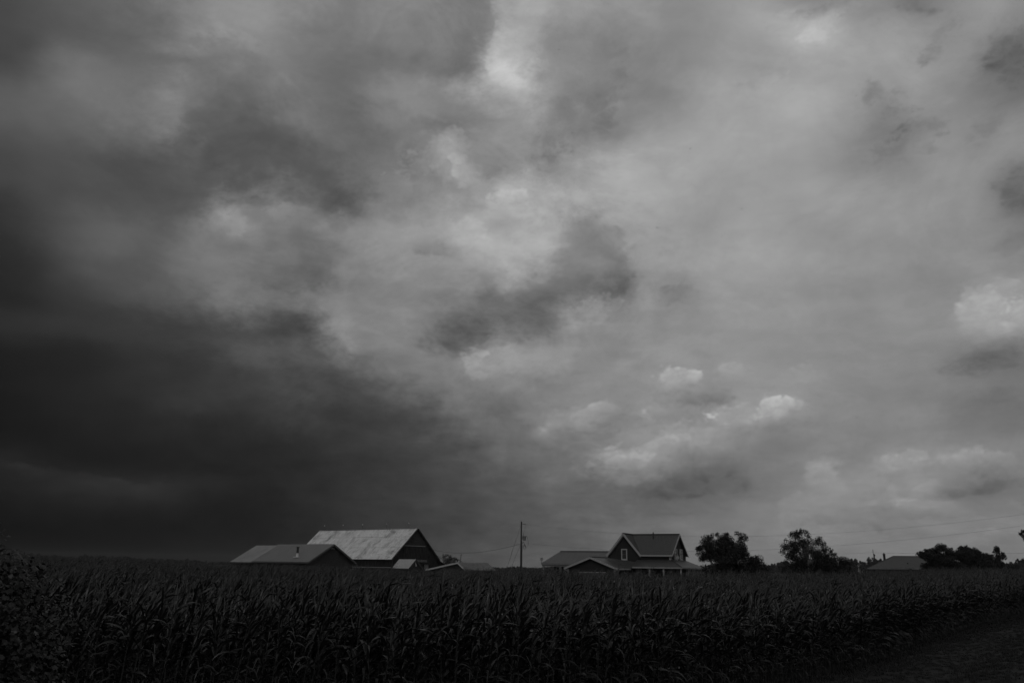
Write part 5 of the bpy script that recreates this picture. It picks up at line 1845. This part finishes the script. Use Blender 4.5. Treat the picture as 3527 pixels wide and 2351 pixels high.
def far_pole():
    bx, by = 73.2, 165.0
    g = float(terrain(bx, by))
    root = empty('utility_pole', (bx, by, g))
    mb = MB()
    mb.tube([(0, 0, -0.3), (0, 0, 5.1)], [0.15, 0.13], 8)
    mb.build('post', M['pole_wood'], root, smooth=True)
    mb = MB()
    mb.tube([(-0.12, 0, 5.0), (-0.12, 0, 5.95)], [0.035, 0.06], 6)
    mb.tube([(0.15, 0, 4.7), (0.15, 0, 5.0)], [0.09, 0.09], 6)
    mb.build('insulator', M['black_iron'], root)
    mb = MB()
    mb.tube([(-0.33, 0, 3.95), (-0.33, 0, 4.4)], [0.2, 0.24], 10)
    mb.build('transformer', M['transformer'], root)
    tag(root, 'distant short utility pole standing left of the bungalow', 'utility pole')


far_pole()


def wire(name, a, b, sag, label, r=0.0065, n=28, group=None):
    a, b = Vector(a), Vector(b)
    mb = MB()
    pts = []
    for i in range(n + 1):
        t = i / n
        p = a.lerp(b, t)
        p.z -= sag * 4 * t * (1 - t)
        pts.append(p)
    mb.tube(pts, r, 4)
    o = mb.build(name, M['wire'])
    tag(o, label, 'wire', group)



wire('power_line', (2.03, 100.0, 7.97), (51.45, 70.0, 9.0), 2.1, 'upper power line sagging from the pole top past the house gable to the right edge')
wire('power_line', (2.08, 100.0, 5.72), (51.45, 70.0, 8.1), 1.9, 'lower power line running from below the transformer past the house to the right edge')
wire('service_wire', (-13.43, 146.0, 5.72), (1.4, 100.0, 5.64), 0.8, 'drooping service wire between the barn and the tall utility pole', 0.018)
wire('power_line', (73.2, 165.0, 6.8), (112.0, 150.0, 7.4), 0.3, 'faint distant wire level above the bungalow trees on the right', 0.012)
wire('power_line', (73.2, 165.0, 6.9), (76.5, 215.0, 7.9), 0.4, 'faint distant wire running left from the short pole by the bungalow', 0.012)


def side_pole():
    g = float(terrain(51.45, 70.0))
    root = empty('utility_pole', (51.45, 70.15, g))
    mb = MB()
    mb.tube([(0, 0, -0.4), (0, 0, 9.3 - g)], [0.19, 0.13], 10)
    mb.build('post', M['pole_wood'], root, smooth=True)
    mb = MB()
    mb.tube([(0, 0.0, 9.0 - g), (0, -0.2, 9.0 - g)], [0.05, 0.05], 6)
    mb.tube([(0, 0.0, 8.1 - g), (0, -0.2, 8.1 - g)], [0.05, 0.05], 6)
    mb.build('insulator', M['black_iron'], root)
    tag(root, 'utility pole at the right-hand end of the two power lines', 'utility pole')


side_pole()



# ------------------------------------------------------------------ small things
def fence_post():
    root = empty('fence_post', (0.75, 108.0, 0.0))
    mb = MB()
    mb.tube([(0, 0, -0.2), (0, 0, 3.02)], [0.07, 0.06], 7)
    mb.build('post', M['pole_wood'], root)
    mb = MB()
    mb.box((0.14, -0.05, 2.68), (0.3, 0.05, 2.84))
    mb.bar((0, 0, 2.76), (0.2, 0, 2.76), 0.03, 0.03)
    mb.build('bracket', M['black_iron'], root)
    tag(root, 'thin dark post poking above the maize just left of the utility pole', 'post')


fence_post()


def bird(p, rz, roll, s, label):
    root = empty('bird', p, rz)
    root.rotation_euler = (0, roll, rz)
    mb = MB()
    mb.ball((0, 0, 0), 0.05, 6, 8, (0.8, 2.2, 0.8))
    mb.ball((0, 0.12, 0.012), 0.032, 5, 7)
    mb.prism([(-0.02, -0.1, 0), (0.02, -0.1, 0), (0.05, -0.22, 0), (-0.05, -0.22, 0)], (0, 0, 0.008))
    b = mb.build('body', M['black_iron'], root, smooth=True)
    for sx in (-1, 1):
        mb = MB()
        mb.prism([(sx * 0.03, 0.05, 0.01), (sx * 0.14, 0.08, 0.05), (sx * 0.30, -0.02, 0.06), (sx * 0.13, -0.01, 0.045), (sx * 0.03, -0.05, 0.01)], (0, 0, 0.01))
        mb.build('wing', M['black_iron'], root)
    root.scale = (s, s, s)
    tag(root, label, 'bird', 'birds high under the clouds')


bird((9.3, 150.0, 111.8), 0.00, 0.30, 0.9, 'highest bird of the flock straight above the utility pole')
bird((12.1, 150.0, 91.4), 1.10, -0.30, 0.9, 'bird below the bright gap in the clouds left of centre')
bird((36.9, 150.0, 88.1), 2.20, 0.30, 0.9, 'bird in the pale cloud field right of the big grey bank')
bird((29.3, 150.0, 70.0), 3.30, -0.30, 0.9, 'bird low over the ragged edge of the grey cloud bank')
bird((73.2, 150.0, 101.4), 4.40, 0.30, 0.9, 'bird far up on the right among the grey wisps')
bird((46.9, 150.0, 74.5), 5.50, -0.30, 0.9, 'bird lowest of those over the pale sky to the right')





# ------------------------------------------------------------------ air
def haze():
    mb = MB()
    mb.box((-950, -890, -1.0), (950, 1010, 13.0))
    o = mb.build('haze', M['wire'])
    m = bpy.data.materials.new('haze_air')
    m.use_nodes = True
    t = m.node_tree
    t.nodes.clear()
    v = t.nodes.new('ShaderNodeVolumePrincipled')
    v.inputs['Color'].default_value = (0.55, 0.55, 0.55, 1)
    v.inputs['Density'].default_value = 0.00016
    ou = t.nodes.new('ShaderNodeOutputMaterial')
    t.links.new(v.outputs[0], ou.inputs['Volume'])
    o.data.materials.clear()
    o.data.materials.append(m)
    tag(o, kind='stuff')


haze()
